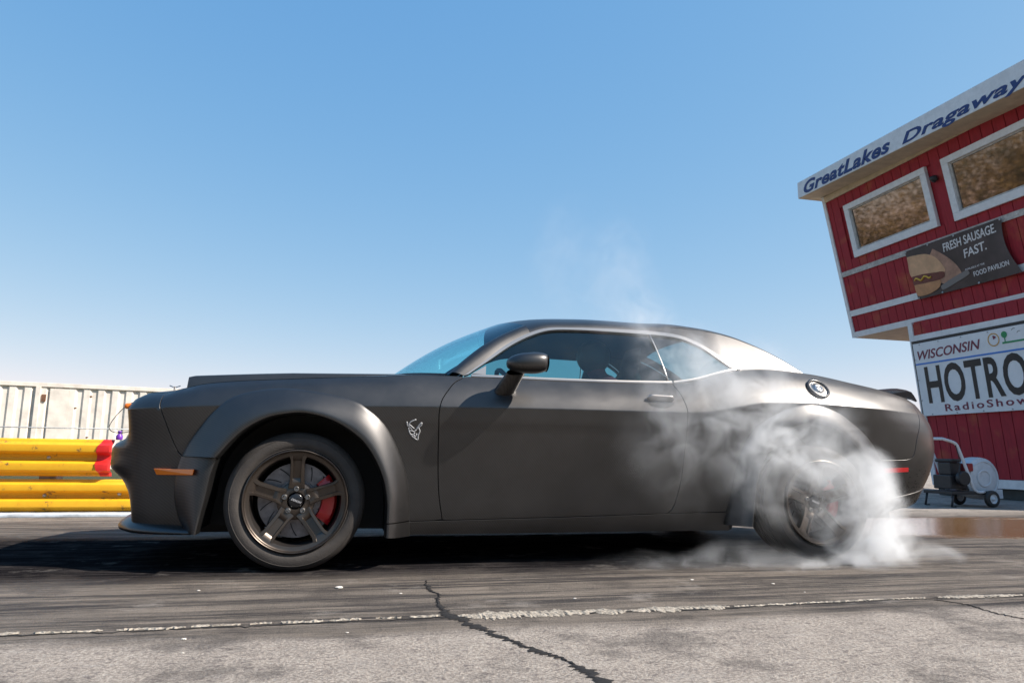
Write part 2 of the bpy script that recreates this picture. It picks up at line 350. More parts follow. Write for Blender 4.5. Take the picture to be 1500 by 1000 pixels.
# -- outlines (s along the body, z up)
A_IN = [(-.442,.198),(-.414,.357),(-.395,.471),(-.356,.567),(-.271,.666),(-.163,.737),(-.078,.761),(.028,.769),(.167,.732),(.301,.644),(.376,.543),(.42,.443),(.44,.323),(.442,.168)]
A_OUT = [(-.561,.554),(-.525,.624),(-.46,.715),(-.424,.762),(-.336,.836),(-.244,.871),(-.097,.892),(.056,.88),(.211,.852),(.316,.811),(.424,.72),(.505,.575),(.556,.418),(.570,.260),(.575,.156)]
R_IN = [(2.478,.20),(2.492,.30),(2.506,.40),(2.535,.505),(2.585,.60),(2.655,.682),(2.75,.75),(2.85,.782),(2.93,.784),(3.034,.752),(3.154,.674),(3.228,.592),(3.276,.485),(3.292,.378),(3.286,.30)]
R_OUT = [(2.38,.20),(2.39,.249),(2.416,.37),(2.448,.53),(2.493,.664),(2.574,.772),(2.722,.855),(2.845,.895),(2.957,.898),(3.09,.862),(3.205,.799),(3.305,.73),(3.373,.663),(3.448,.552),(3.486,.427),(3.496,.331),(3.495,.295)]
cutF = catmull([(a*.55+c*.45, b*.55+d*.45) for (a,b),(c,d) in zip(catmull(A_IN,.05)[:27], catmull(A_IN,.05)[:27])], .03)
def resamp(pts, n):
    a = np.array(catmull(pts, .01)); d = np.r_[0, np.cumsum(np.linalg.norm(np.diff(a, axis=0), axis=1))]; q = np.linspace(0, d[-1], n)
    return np.stack([np.interp(q, d, a[:,0]), np.interp(q, d, a[:,1])], 1)
inF, inR, outR = resamp(A_IN, 60), resamp(R_IN, 60), resamp(R_OUT, 60)
def grow(path, c, g):                   # push an arch path outwards from the hub
    d = path-np.array(c); L = np.linalg.norm(d, axis=1, keepdims=True); return path+d/L*g
cutF = [tuple(p) for p in grow(inF, (0,.30), .05)]; cutR = [tuple(p) for p in grow(inR, (2.9,.30), .05)]
cutF_f = [p for p in cutF if p[0] < -.2 and p[1] < .553]            # ahead of the wheel, below the fascia seam
cutF_b = [p for p in cutF if not (p[0] < -.2 and p[1] < .553)]
def top(s0, s1, step=.03):
    n = max(2, int(abs(s1-s0)/step)); return [(s, float(ZT(s))) for s in np.linspace(s0, s1, n)]
def bot(s0, s1, step=.03):
    n = max(2, int(abs(s1-s0)/step)); return [(s, float(ZB(s))) for s in np.linspace(s0, s1, n)]
seamF = [(-.562,.556),(-.583,.574),(-.617,.643),(-.660,.751),(-.705,.868)]
doorF = [(.840,.999),(.831,.989),(.786,.961),(.747,.914),(.716,.868),(.702,.829),(.697,.772),(.699,.737),(.707,.525),(.720,.365),(.743,.240)]
doorR = [(2.082,1.010),(2.094,.975),(2.105,.945),(2.119,.872),(2.121,.831),(2.121,.77),(2.119,.654),(2.106,.461),(2.085,.36),(2.059,.289),(2.028,.262)]
def seam_z(s): return float(np.interp(s, [.452,1.314,2.031,2.44], [.228,.244,.262,.272]))
def seam(s0, s1): return [(s, seam_z(s)) for s in np.linspace(s0, s1, max(2, int(abs(s1-s0)/.03)))]
seamB = [(3.845,.975),(3.835,.93),(3.822,.883),(3.76,.79),(3.716,.71),(3.697,.632),(3.685,.605),(3.655,.588),(3.55,.581),(3.405,.577)]
trimT = [(.845,1.006),(.959,1.091),(1.096,1.199),(1.23,1.278),(1.365,1.328),(1.541,1.343),(1.79,1.349),(2.037,1.347),(2.15,1.338),(2.238,1.319),(2.295,1.294),(2.351,1.262),(2.435,1.194),(2.519,1.126),(2.545,1.113)]
glassT = [(.908,1.026),(.981,1.076),(1.142,1.176),(1.266,1.244),(1.384,1.292),(1.534,1.315),(1.798,1.323),(2.02,1.322),(2.12,1.315),(2.197,1.300),(2.252,1.278),(2.304,1.249),(2.395,1.173),(2.481,1.123),(2.511,1.111)]
cpil = [(2.037,1.380),(2.185,1.382),(2.345,1.370),(2.46,1.352),(2.561,1.329),(2.668,1.290),(2.768,1.245),(2.891,1.177),(2.994,1.113)]
# -- skin panels
P_ = lambda name, poly, m=SC, **k: [own(o) for o in panel(name, poly, m, None, **k)]
P_('front_bumper', bot(S0+.001, -.48)+cutF_f+[(-.42,.553)]+catmull(seamF, .02)+top(-.71, S0+.001)+lin([(S0+.001,.88),(S0+.001,.20)], .03), join=True)
P_('fender', catmull(seamF, .02)+top(-.70, .80)[1:]+catmull(doorF, .02)+seam(.70, .50)+cutF_b[::-1]+[(-.45,.556)])
P_('door', catmull(doorF, .02)[::-1]+top(.86, 2.05)+catmull(doorR, .02)+seam(1.98, .76))
P_('side_skirt', bot(.47, 2.42)+seam(2.40, .47))
win_low = [(2.098,1.008),(2.24,1.033),(2.38,1.072),(2.515,1.105),(2.553,1.110)]
P_('quarter_panel', catmull(win_low, .02)+catmull([(2.545,1.113)]+trimT[::-1][1:8], .02)+catmull(cpil, .02)+top(2.995, 3.835)+catmull(seamB, .02)+
   [p for p in cutR[::-1] if p[1] > .30 or p[0] < 2.9]+seam(2.39, 2.02)+catmull(doorR, .02)[::-1])
P_('rear_bumper', catmull(seamB, .02)[::-1]+top(3.85, S1-.001)+lin([(S1-.001,.965),(S1-.001,.285)], .03)+bot(S1-.001, 3.40)+[(3.34,.30),(3.342,.38),(3.328,.48),(3.30,.56)], join=True)
# dark inner body behind the panel gaps
inner = bot(S0+.01, -.50)+[tuple(p) for p in grow(inF, (0,.30), .03)]+bot(.50, 2.44)+[tuple(p) for p in grow(inR, (2.9,.30), .03)]+bot(3.38, S1-.01)+top(S1-.01, S0+.01)
own(panel('inner_body', inner, 'black', None, join=True, off=-.017, gap=.004, step=.06, skirt=0)[0])

# -- flares round the wheel openings
def flare(name, O, I, c, wmax=1.0, n=46):
    O, I = resamp(O, n), resamp(I, n); mb = MB(); G = []
    B0 = P(O[:,0], O[:,1]); BN = PN(O[:,0], O[:,1])
    for k in range(n):
        b = B0[k]+BN[k]*.009; w0 = -b[1]; ix, iz = I[k]; row = [tuple(B0[k]-BN[k]*.012)]
        for a in (0, .03, .12, .28, .45, .62, .78, .90, .97, 1.0):
            x = b[0]+(ix-b[0])*a; z = b[2]+(iz-b[2])*a
            w = w0+(wmax-w0)*(.012/.06*min(a/.03, 1)*.3+(1-.06)*math.sin(min(a,1)*math.pi/2)**1.1*.98)
            if a > .93: w -= .012*((a-.93)/.07)**2
            row.append((x, -w, z))
        d = Vector((c[0]-ix, 0, c[1]-iz)).normalized()
        row.append((ix+d.x*.006, -(wmax-.035), iz+d.z*.006)); row.append((ix+d.x*.004, -(wmax-.10), iz+d.z*.004)); G.append(row)
    mb.grid(G); return [own(o) for o in mb_sides(mb, name, SC, None, angle=38)]
def split(path, test): return [tuple(p) for p in path if test(p)]
iF, oF = resamp(A_IN, 120), resamp(A_OUT, 120)
flare('wheel_arch_flare', A_OUT[:-2]+[(.571,.240)], [(-.372,.548)]+A_IN[4:-2]+[(.441,.335),(.442,.236)], (0,.33))
flare('flare_end', [(.571,.235),(.573,.20),(.575,.157)], [(.442,.231),(.442,.20),(.442,.165)], (0,.3), n=6)
flare('bumper_arch_lip', [(-.52,.183),(-.565,.26),(-.592,.38),(-.583,.479),(-.562,.551)], [(-.446,.185),(-.432,.262),(-.414,.357),(-.395,.471),(-.374,.545)], (0,.33), wmax=.948, n=16)
flare('wheel_arch_flare', R_OUT, R_IN, (2.93,.33))
# -- wheel wells
for I, c in ((A_IN, (0,.33)), (R_IN, (2.93,.33))):
    for sgn in (1, -1):
        mb = MB(); pa = grow(resamp(I, 40), c, .012); mb.grid([[(x, -w*sgn, z) for w in (.93,.78,.60,.52)] for x, z in pa])
        mb.add([(x, -.52*sgn, z) for x, z in pa]+[(c[0], -.52*sgn, .17)], [(i, i+1, len(pa)) for i in range(len(pa)-1)])
        own(mb.build('wheel_well', 'black', smooth=False))
# -- floor, firewall blocks so that no light passes through the body
mb = MB(); mb.box((-.80,-.50,.20),(3.80,.50,.30)); own(mb.build('floor_pan', 'black'))
for sgn in (1, -1):
    mb = MB(); mb.box((.47,.505*sgn,.19),(2.46,.775*sgn,.29)); own(mb.build('sill_box', 'black'))
for x0, h in ((.62,.95),(2.62,1.0)): mb = MB(); mb.box((x0,-.80,.30),(x0+.03,.80,h)); own(mb.build('bulkhead', 'black'))
mb = MB(); mb.box((-.78,-.42,.145),(-.2,.42,.199)); own(mb.build('underbody_tray', 'black'))
# exhaust and far suspension bits seen below the sill
for y_ in (-.35,.35): mb = MB(); mb.tube([(1.0,y_,.20),(2.4,y_,.20)], .03, 10); own(mb.build('exhaust_pipe', 'black', smooth=True))

# -- splitter under the nose
mb = MB(); G = []
for s in np.linspace(S0, -.47, 60):
    fr = np.clip((s+.95)/.45, 0, 1)
    row = []
    for ins, z in ((.22,.262),(.15,.250),(.10,.236),(.072,.215),(.060,.197),(.064,.183),(.085,.174),(.22,.172)):
        ins2 = ins*(1-fr)+(ins*.30+.0)*fr; z2 = z*(1-fr)+fr*(.178+(z-.172)*.35)
        e = 1e-3; tx, tw = CX(s+e)-CX(s-e), CW(s+e)-CW(s-e); L = math.hypot(tx, tw)+1e-12; nx, nw = -tw/L, tx/L
        row.append((float(CX(s)-nx*ins2), float(-(CW(s)-nw*ins2)), float(z2)))
    G.append(row)
mb.grid(G); q = MB(); q.grid([msh(r, -1) for r in G]); mb.add(q.V, [f[::-1] for f in q.F]); own(mb.build('front_splitter', SC, smooth=True, fix=False))

# -- hood, scoop, deck lid
def loft_top(name, s0, s1, n, cx, cz, m, f=14, power=2.0):
    G = []
    for s in np.linspace(s0, s1, n):
        e = P(s, float(ZT(s)))-np.array([0,0,.0]); X, Zc = cx(s), cz(s); row = []
        for k in range(2*f+1):
            a = (k-f)/f; g = 1-abs(a); h = 1-(1-g)**power
            row.append((e[0]+(X-e[0])*h, e[1]*(-a), e[2]+(Zc-e[2])*h))
        G.append(row)
    mb = MB(); mb.grid(G); return own(mb.build(name, m, smooth=True))
hcx = Curve([(S0,-.79),(-1.2,-.70),(-.9,-.58),(-.5,-.42),(0,-.05),(.4,.30),(.70,.50)]); hcz = Curve([(S0,.892),(-1.2,.915),(-.9,.935),(-.5,.955),(0,.995),(.4,1.030),(.70,1.052)])
loft_top('hood', S0+.002, .78, 60, hcx, hcz, SC)
dcx = Curve([(2.985,3.16),(3.4,3.42),(3.8,3.72),(4.1,3.92),(S1,4.0)]); dcz = Curve([(2.985,1.118),(3.4,1.09),(3.8,1.055),(4.1,1.02),(S1,.975)])
loft_top('deck_lid', 2.975, S1-.002, 50, dcx, dcz, SC)
mb = MB(); G = []
for x in (-.632,-.628,-.60,-.45,-.25,-.08,.15,.42,.56,.62):
    zt_ = float(np.interp(x, [-.632,-.628,-.60,-.3,-.08,.42,.62], [.945,.983,.990,1.012,1.025,1.040,1.046])); row = [(x,-.462,zt_-.075),(x,-.455,zt_-.02),(x,-.445,zt_-.004),(x,-.40,zt_+.003),(x,-.2,zt_+.012)]
    G.append(row+[(x,0,zt_+.016)]+[(a,-b,c) for a,b,c in row[::-1]])
mb.grid(G); w = len(G[0]); mb.F.append(tuple(range(w))[::-1]); own(mb.build('hood_scoop', SC, angle=35))
mb = MB(); mb.lathe([(.001,.030),(.006,.030),(.006,0.)], 10, 'z', (-.66,-.62,.880)); mb.tube([(-.685,-.62,.915),(-.66,-.62,.905),(-.632,-.62,.915)], .0025, 6); mb.lathe([(.016,.004),(.016,0)], 14, 'z', (-.66,-.62,.880)); mb_sides(mb, 'hood_pin', 'chrome', None)
for o in list(COL.objects):
    if o.name.startswith('hood_pin'): own(o)
sec = [(3.60,1.028),(3.70,1.046),(3.80,1.060),(3.832,1.056),(3.85,1.035),(3.872,1.0),(3.862,.992),(3.835,1.012),(3.80,1.022),(3.62,1.010)]
mb = MB(); G = []
for y in np.linspace(-.735, .735, 25):
    k = abs(y)/.735; dx = .10*(1-k*k); G.append([(x+dx, y, z-.035*k**8+.012*(1-k*k)) for x, z in sec+[sec[0]]])
mb.grid(G); w = len(sec)+1; mb.F += [tuple(range(w-1)), tuple(24*w+i for i in range(w-1))[::-1]]; own(mb.build('spoiler', 'black_gloss', angle=40))

# -- roof, windscreen, rear window
rail = [(1.26,1.291)]+trimT[4:8]+cpil[1:]
rail = catmull(rail, .04)
kk = np.linspace(0, 1, len(rail))
rc = Curve([(1.26,1.135),(1.5,1.46),(2.0,1.98),(2.33,2.30),(2.55,2.50),(2.76,2.76),(2.883,2.95),(2.985,3.17)])
rz = Curve([(1.26,1.420),(1.36,1.447),(1.5,1.464),(1.75,1.474),(2.0,1.470),(2.33,1.440),(2.55,1.395),(2.76,1.300),(2.883,1.220),(2.985,1.122)])
def roof_row(s, z, f=16):
    e = P(s, z); X, Zc = float(rc(s)), float(rz(s)); row = []
    p0 = np.array(e); h = Zc-e[2]; p1 = p0+np.array([(X-e[0])*.05, .20*h, .62*h]); p2 = np.array([X*.55+e[0]*.45+(X-e[0])*.35, e[1]*.46, Zc+.004]); p3 = np.array([X, 0, Zc])
    for k in range(f+1):
        t = k/f; row.append(tuple((1-t)**3*p0+3*t*(1-t)**2*p1+3*t*t*(1-t)*p2+t**3*p3))
    return row
rows = [roof_row(*p) for p in rail]
k1 = next(i for i, p in enumerate(rail) if p[0] > 2.50)
full = [r+[(a,-b,c) for a,b,c in r[-2::-1]] for r in rows]
mb = MB(); mb.grid(full[:k1+1]); own(mb.build('roof', SC, smooth=True))
mb = MB(); mb.grid([[(x, y*.985, z-.03) for x, y, z in r] for r in full[:k1+1]]); own(mb.build('headliner', 'fabric', smooth=True))
mb = MB(); mb.grid([r[5:-5] for r in full[k1:]]); own(mb.build('rear_window', 'tint_glass', smooth=True))
mb = MB(); mb.grid([r[:6] for r in rows[k1:]]); [own(o) for o in mb_sides(mb, 'rear_pillar', SC, None, smooth=True)]
# windscreen: from cowl to the roof's front row
hdr = rows[0]; j0 = next(i for i, p in enumerate(hdr) if -p[1] < .615)
T = hdr[j0:]; nT = len(T); G = []
for v in np.linspace(0, 1, 15):
    row = []
    for k, tp in enumerate(T):
        u = -tp[1]/-T[0][1]; b = np.array([.485+.275*u*u, -.800*u, 1.058-.046*u*u]); t_ = np.array(tp); q = b+(t_-b)*v
        bow = .030*math.sin(math.pi*v); q = q+np.array([-.45, 0, .9])*bow; row.append(tuple(q))
    G.append(row)
fullw = [r+[(a,-b,c) for a,b,c in r[-2::-1]] for r in G]
mb = MB(); mb.grid(fullw); own(mb.build('windscreen', 'clear_glass', smooth=True))
# black frit along the screen's sides, pillars outside it
tl = resamp([p for p in catmull(trimT[:4]+[(1.26,1.291)], .01)], 15); mb = MB(); mf = MB(); gA = []
for i in range(15):
    a = np.array(G[i][0]); b = P(tl[i][0], tl[i][1]); c = (a+b)/2+np.array([-.006,-.012,.012]); gA.append([tuple(a+np.array([0,-.001,.003])), tuple(a*.75+b*.25+np.array([-.004,-.010,.012])), tuple(c), tuple(a*.25+b*.75+np.array([-.002,-.008,.007])), tuple(b)])
mb.grid(gA); [own(o) for o in mb_sides(mb, 'windscreen_pillar', SC, None, smooth=True)]
mf.grid([[tuple(np.array(G[i][0])+np.array([.004,0,-.006])), tuple(np.array(G[i][1])*.45+np.array(G[i][0])*.55+np.array([.004,0,-.006]))] for i in range(15)]); [own(o) for o in mb_sides(mf, 'screen_border', 'black', None)]
mb = MB(); mb.grid([[(x-.008,y,z+.004),(x-.05,y*.99,z-.03),(x-.05,y*.99,z-.09)] for x,y,z in fullw[0]]); own(mb.build('cowl', 'black', smooth=True))

# -- side windows with bright surround
wl_ = [(s, float(ZT(s))+.012) for s in np.linspace(.912, 2.060, 40)]
_a, _b = resamp(trimT, 130), resamp(glassT, 130); _d = _b-_a; _L = np.linalg.norm(_d, axis=1, keepdims=True)
gT = [tuple(p) for p in _a+_d/_L*np.minimum(_L, .024)]
dv = lambda z: 2.059+(2.023-2.059)*(z-1.021)/(1.319-1.021)
P_('door_window', wl_+[(dv(z), z) for z in np.linspace(1.024, 1.318, 12)]+[p for p in gT if p[0] < 2.017][::-1], 'tint_glass', off=-.012, gap=0, skirt=0, step=.05)
ql = catmull([(2.07,1.020),(2.13,1.022),(2.24,1.045),(2.38,1.083),(2.50,1.112)], .02)
P_('quarter_window', ql+[p for p in gT if p[0] > 2.034][::-1]+[(dv(z)+.008, z) for z in np.linspace(1.314, 1.028, 12)], 'tint_glass', off=-.012, gap=0, skirt=0, step=.05)
P_('window_surround', catmull(trimT, .02)+[p for p in gT[::-1]], 'trim', off=.003, gap=0, skirt=.02, step=.02)
def strip(name, line, h, m, off=.004):
    return P_(name, [(s, z-h/2) for s, z in line]+[(s, z+h/2) for s, z in line[::-1]], m, off=off, gap=0, skirt=.016, step=.05)
strip('belt_moulding', [(s, float(ZT(s))+.004) for s in np.linspace(.885, 2.085, 50)], .014, 'trim')
strip('belt_moulding', catmull([(2.095,1.014),(2.24,1.039),(2.38,1.078),(2.522,1.113)], .02), .013, 'trim')
P_('mirror_sail', [(.890,1.018),(.972,1.067),(.966,1.014)], 'trim', off=.004, gap=0, skirt=.016, step=.05)
for sgn in (1,-1):
    mb = MB(); mb.tube([tuple(np.array(P(dv(z)+.004, z))*np.array([1,sgn,1])) for z in np.linspace(1.021, 1.322, 8)], .0045, 6); own(mb.build('window_divider', 'trim', smooth=True))

# -- door mirror
def blob(c, r, n=20, m=28, e=2.5, cut=None):
    V, F = [], []
    for i in range(n+1):
        t = -math.pi/2+math.pi*i/n
        for j in range(m):
            p = 2*math.pi*j/m; sg = lambda v, k: math.copysign(abs(v)**k, v); k = 2/e
            x, y, z = sg(math.cos(t), k)*sg(math.cos(p), k), sg(math.cos(t), k)*sg(math.sin(p), k), sg(math.sin(t), k)
            if cut and x > cut: x = cut+(x-cut)*.15
            V.append((c[0]+r[0]*x, c[1]+r[1]*y, c[2]+r[2]*z))
    for i in range(n):
        for j in range(m): F.append((i*m+j, i*m+(j+1) % m, (i+1)*m+(j+1) % m, (i+1)*m+j))
    return V, F
for sgn in (1,-1):
    mb = MB(); V, F = blob((0,0,0), (.118,.088,.062), cut=.78)
    V2 = []
    for x, y, z in V:
        k = (x+.11)/.22; z2 = z*(.80+.22*k)+.010*k; yy = y*(.82+.2*k)
        if z < 0: z2 *= .95
        V2.append((1.150+x, (-1.045+yy)*sgn, 1.055+z2+.0*y))
    mb.add(V2, F); own(mb.build('door_mirror', SC, smooth=True))
    mb = MB(); G = []
    for t in np.linspace(0, 1, 7):
        c = Vector((1.055+.045*t, -.875-.105*t, .915+.105*t)); a = .058-.010*t; b = .052-.012*t
        G.append([(c.x+a*math.cos(p)*1.1, (c.y+b*.55*math.sin(p))*sgn, c.z+b*.5*math.sin(p)+.15*a*math.cos(p)) for p in np.linspace(0, 2*math.pi, 17)])
    mb.grid(G); own(mb.build('mirror_arm', SC, smooth=True))
    mb = MB(); mb.add([(1.2465, (-1.045+.068*math.cos(p))*sgn, 1.063+.048*math.sin(p)) for p in np.linspace(0, 2*math.pi, 25)[:-1]], [tuple(range(24))]); own(mb.build('mirror_glass', 'chrome'))
# -- door handle, fuel cap, markers, lamps
for sgn in (1,-1):
    mb = MB(); G = []
    for t in np.linspace(0, 1, 15):
        s = 1.884+.168*t; end = min(t/.10, (1-t)/.10, 1)**.5; c = P(s, .902); n_ = PN(s, .902); G.append([tuple((c+n_*(.010+.020*end*max(math.cos(p), -.6))+np.array([0,0,1])*(.018*end*math.sin(p)-.004*t+.004))*np.array([1,sgn,1])) for p in np.linspace(0, 2*math.pi, 15)])
    mb.grid(G); hd = own(mb.build('door_handle', 'handle_grey', smooth=True))
    mb = MB(); c = P(1.968, .882); n_ = PN(1.968, .882); u_ = np.array([1,0,0.]); v_ = np.cross(n_, u_)
    mb.add([tuple((c+n_*.0015+u_*.078*math.cos(p)+v_*.030*math.sin(p))*np.array([1,sgn,1])) for p in np.linspace(0, 2*math.pi, 33)[:-1]], [tuple(range(32))]); own(mb.build('handle_recess', 'black', smooth=False))
c = P(3.018, 1.0); n_ = PN(3.018, 1.0); n_ = n_/np.linalg.norm(n_); u_ = np.array([1,0,0.])-n_*n_[0]; u_ /= np.linalg.norm(u_); v_ = np.cross(n_, u_)
def disc_on(c, u, v, n, prof, m, name, k=32):
    mb = MB(); G = [[tuple(c+(u*math.cos(t)+v*math.sin(t))*r+n*h) for t in np.linspace(0, 2*math.pi, k+1)] for r, h in prof]; mb.grid(G); return own(mb.build(name, m, smooth=True))
disc_on(c, u_, v_, n_, [(.074,-.004),(.074,.010),(.068,.014),(.060,.013),(.055,.004)], 'black_gloss', 'fuel_cap_ring')
disc_on(c, u_, v_, n_, [(.056,.004),(.030,.005),(.028,.012),(.0005,.013)], 'steel', 'fuel_cap')
disc_on(c, u_, v_, n_, [(.026,.0135),(.022,.016),(.018,.0135)], 'chrome', 'fuel_cap_emblem')
for sgn in (1,-1):
    a_, b_ = P(-.712, .476), P(-.484, .476); w0_, w1_ = -a_[1]+.005, .940; mb = MB()
    f4 = [(a_[0], w0_, .490), (b_[0], w1_, .491), (b_[0]-.005, w1_, .463), (a_[0]+.015, w0_+.003, .460)]
    mb.add([(x, -w*sgn, z) for x, w, z in f4]+[(x, -(w-.09)*sgn, z) for x, w, z in f4], [(0,1,2,3),(7,6,5,4),(0,4,5,1),(1,5,6,2),(2,6,7,3),(3,7,4,0)]); own(mb.build('side_marker', 'amber', bevel=.002))
P_('side_reflector', [(3.470,.530),(3.655,.536),(3.661,.510),(3.473,.500)], 'redlens', off=.004, gap=0, skirt=.012, step=.04)
P_('bumper_crease', [(s, float(np.interp(s, [3.44,3.63,3.97,4.4], [.330,.352,.401,.42]))-.004) for s in np.linspace(3.44, 4.3, 30)]+[(s, float(np.interp(s, [3.44,3.63,3.97,4.4], [.330,.352,.401,.42]))+.004) for s in np.linspace(4.3, 3.44, 30)], SC, off=.006, gap=0, skirt=.010, step=.03)
P_('grille', [(S0+.01,.645),(-1.22,.645),(-1.20,.79),(S0+.01,.795)], 'black', off=.006, gap=0, skirt=.01, step=.05)
for sgn in (1,-1):
    for s in (-1.17, -1.32):
        c = P(s, .725); n_ = PN(s, .725); u_ = np.cross(n_, [0,0,1.]); u_ /= np.linalg.norm(u_); v_ = np.cross(u_, n_); fl = np.array([1,sgn,1])
        disc_on(c*fl, u_*fl, v_*fl, n_*fl, [(.064,.0),(.064,.018),(.056,.020),(.050,.010)], 'chrome', 'headlight_bezel'); disc_on(c*fl, u_*fl, v_*fl, n_*fl, [(.052,.010),(.03,.020),(.0005,.024)], 'lens_clear', 'headlight')
    lp = [(-.838,.822),(-.868,.800),(-.905,.752),(-.928,.708),(-.932,.682),(-.915,.667),(-.885,.663),(-.855,.668),(-.832,.678)]
    lp = catmull(lp, .012); loop = [(x, (-.66+.35*(x+.83))*sgn, z) for x, z in lp]
    mb = MB(); mb.tube(loop, .0018, 6); own(mb.build('lamp_cover_rim', 'black_gloss', smooth=True))
    mb = MB(); mb.add(loop, [tuple(range(len(loop)))]); own(mb.build('lamp_cover', 'lens_clear'))
    mb = MB(); V, F = blob((-.850,-.692*sgn,.798), (.024,.012,.015), 10, 14); mb.add(V, F); own(mb.build('turn_lamp', 'amber', smooth=True))
# -- demon-head emblem on the fender: bent strokes
em = [[(12,0),(5,4),(2,9),(4,14),(7,17)],[(-1,4),(1,12),(4,9)],[(3,9),(8,14),(10,16)],[(20,5),(15,12),(13,17),(16,14),(20,9),(20,5)],[(2,14),(3,20),(6,19),(10,21),(13,17)],[(3,20),(5,25),(9,26),(11,22)],[(5,25),(8,29),(12,33),(16,35)],[(16,14),(18,20),(16,27),(16,35)],[(9,26),(12,29),(14,24)],[(12,33),(10,30),(13,29)]]
for sgn in (1,-1):
    mb = MB()
    for st in em:
        pts = []
        for x, y in catmull(st, 2): q = P(.535+x*.0037, .755-y*.0030); n_ = PN(.535+x*.0037, .755-y*.0030); pts.append(tuple((q+n_*-.0012)*np.array([1,sgn,1])))
        mb.tube(pts, [.0040]*len(pts), 6)
    own(mb.build('emblem', 'emblem', smooth=True))

# -- melted rubber thrown on the bumper behind the rear wheel
mb = MB(); rr_ = np.random.default_rng(11); mat('splatter', (.010,.010,.010), .8)
for k in range(1000):
    s = 3.43+abs(rr_.normal(0, .27)); z = .25+abs(rr_.normal(0, .085)) if k % 4 else .25+rr_.uniform(0, .28)
    if s > 4.1 or z < float(ZB(s))+.004: continue
    c = P(s, z); n_ = PN(s, z); u_ = np.cross(n_, [0,0,1.]); u_ /= np.linalg.norm(u_); v_ = np.cross(n_, u_); r = rr_.uniform(.0015, .0065)*(1.3 if z < .33 else .8); a0 = rr_.uniform(0, 6)
    mb.add([tuple(c+n_*.0012+(u_*math.cos(a0+t)*rr_.uniform(.8,1.9)+v_*math.sin(a0+t)*rr_.uniform(.6,1.2))*r) for t in np.linspace(0, 2*math.pi, 8)[:-1]]+[tuple(c+n_*.003)], [(i, (i+1) % 7, 7) for i in range(7)])
tag(own(mb.build('rubber_splatter', 'splatter')), kind='stuff')
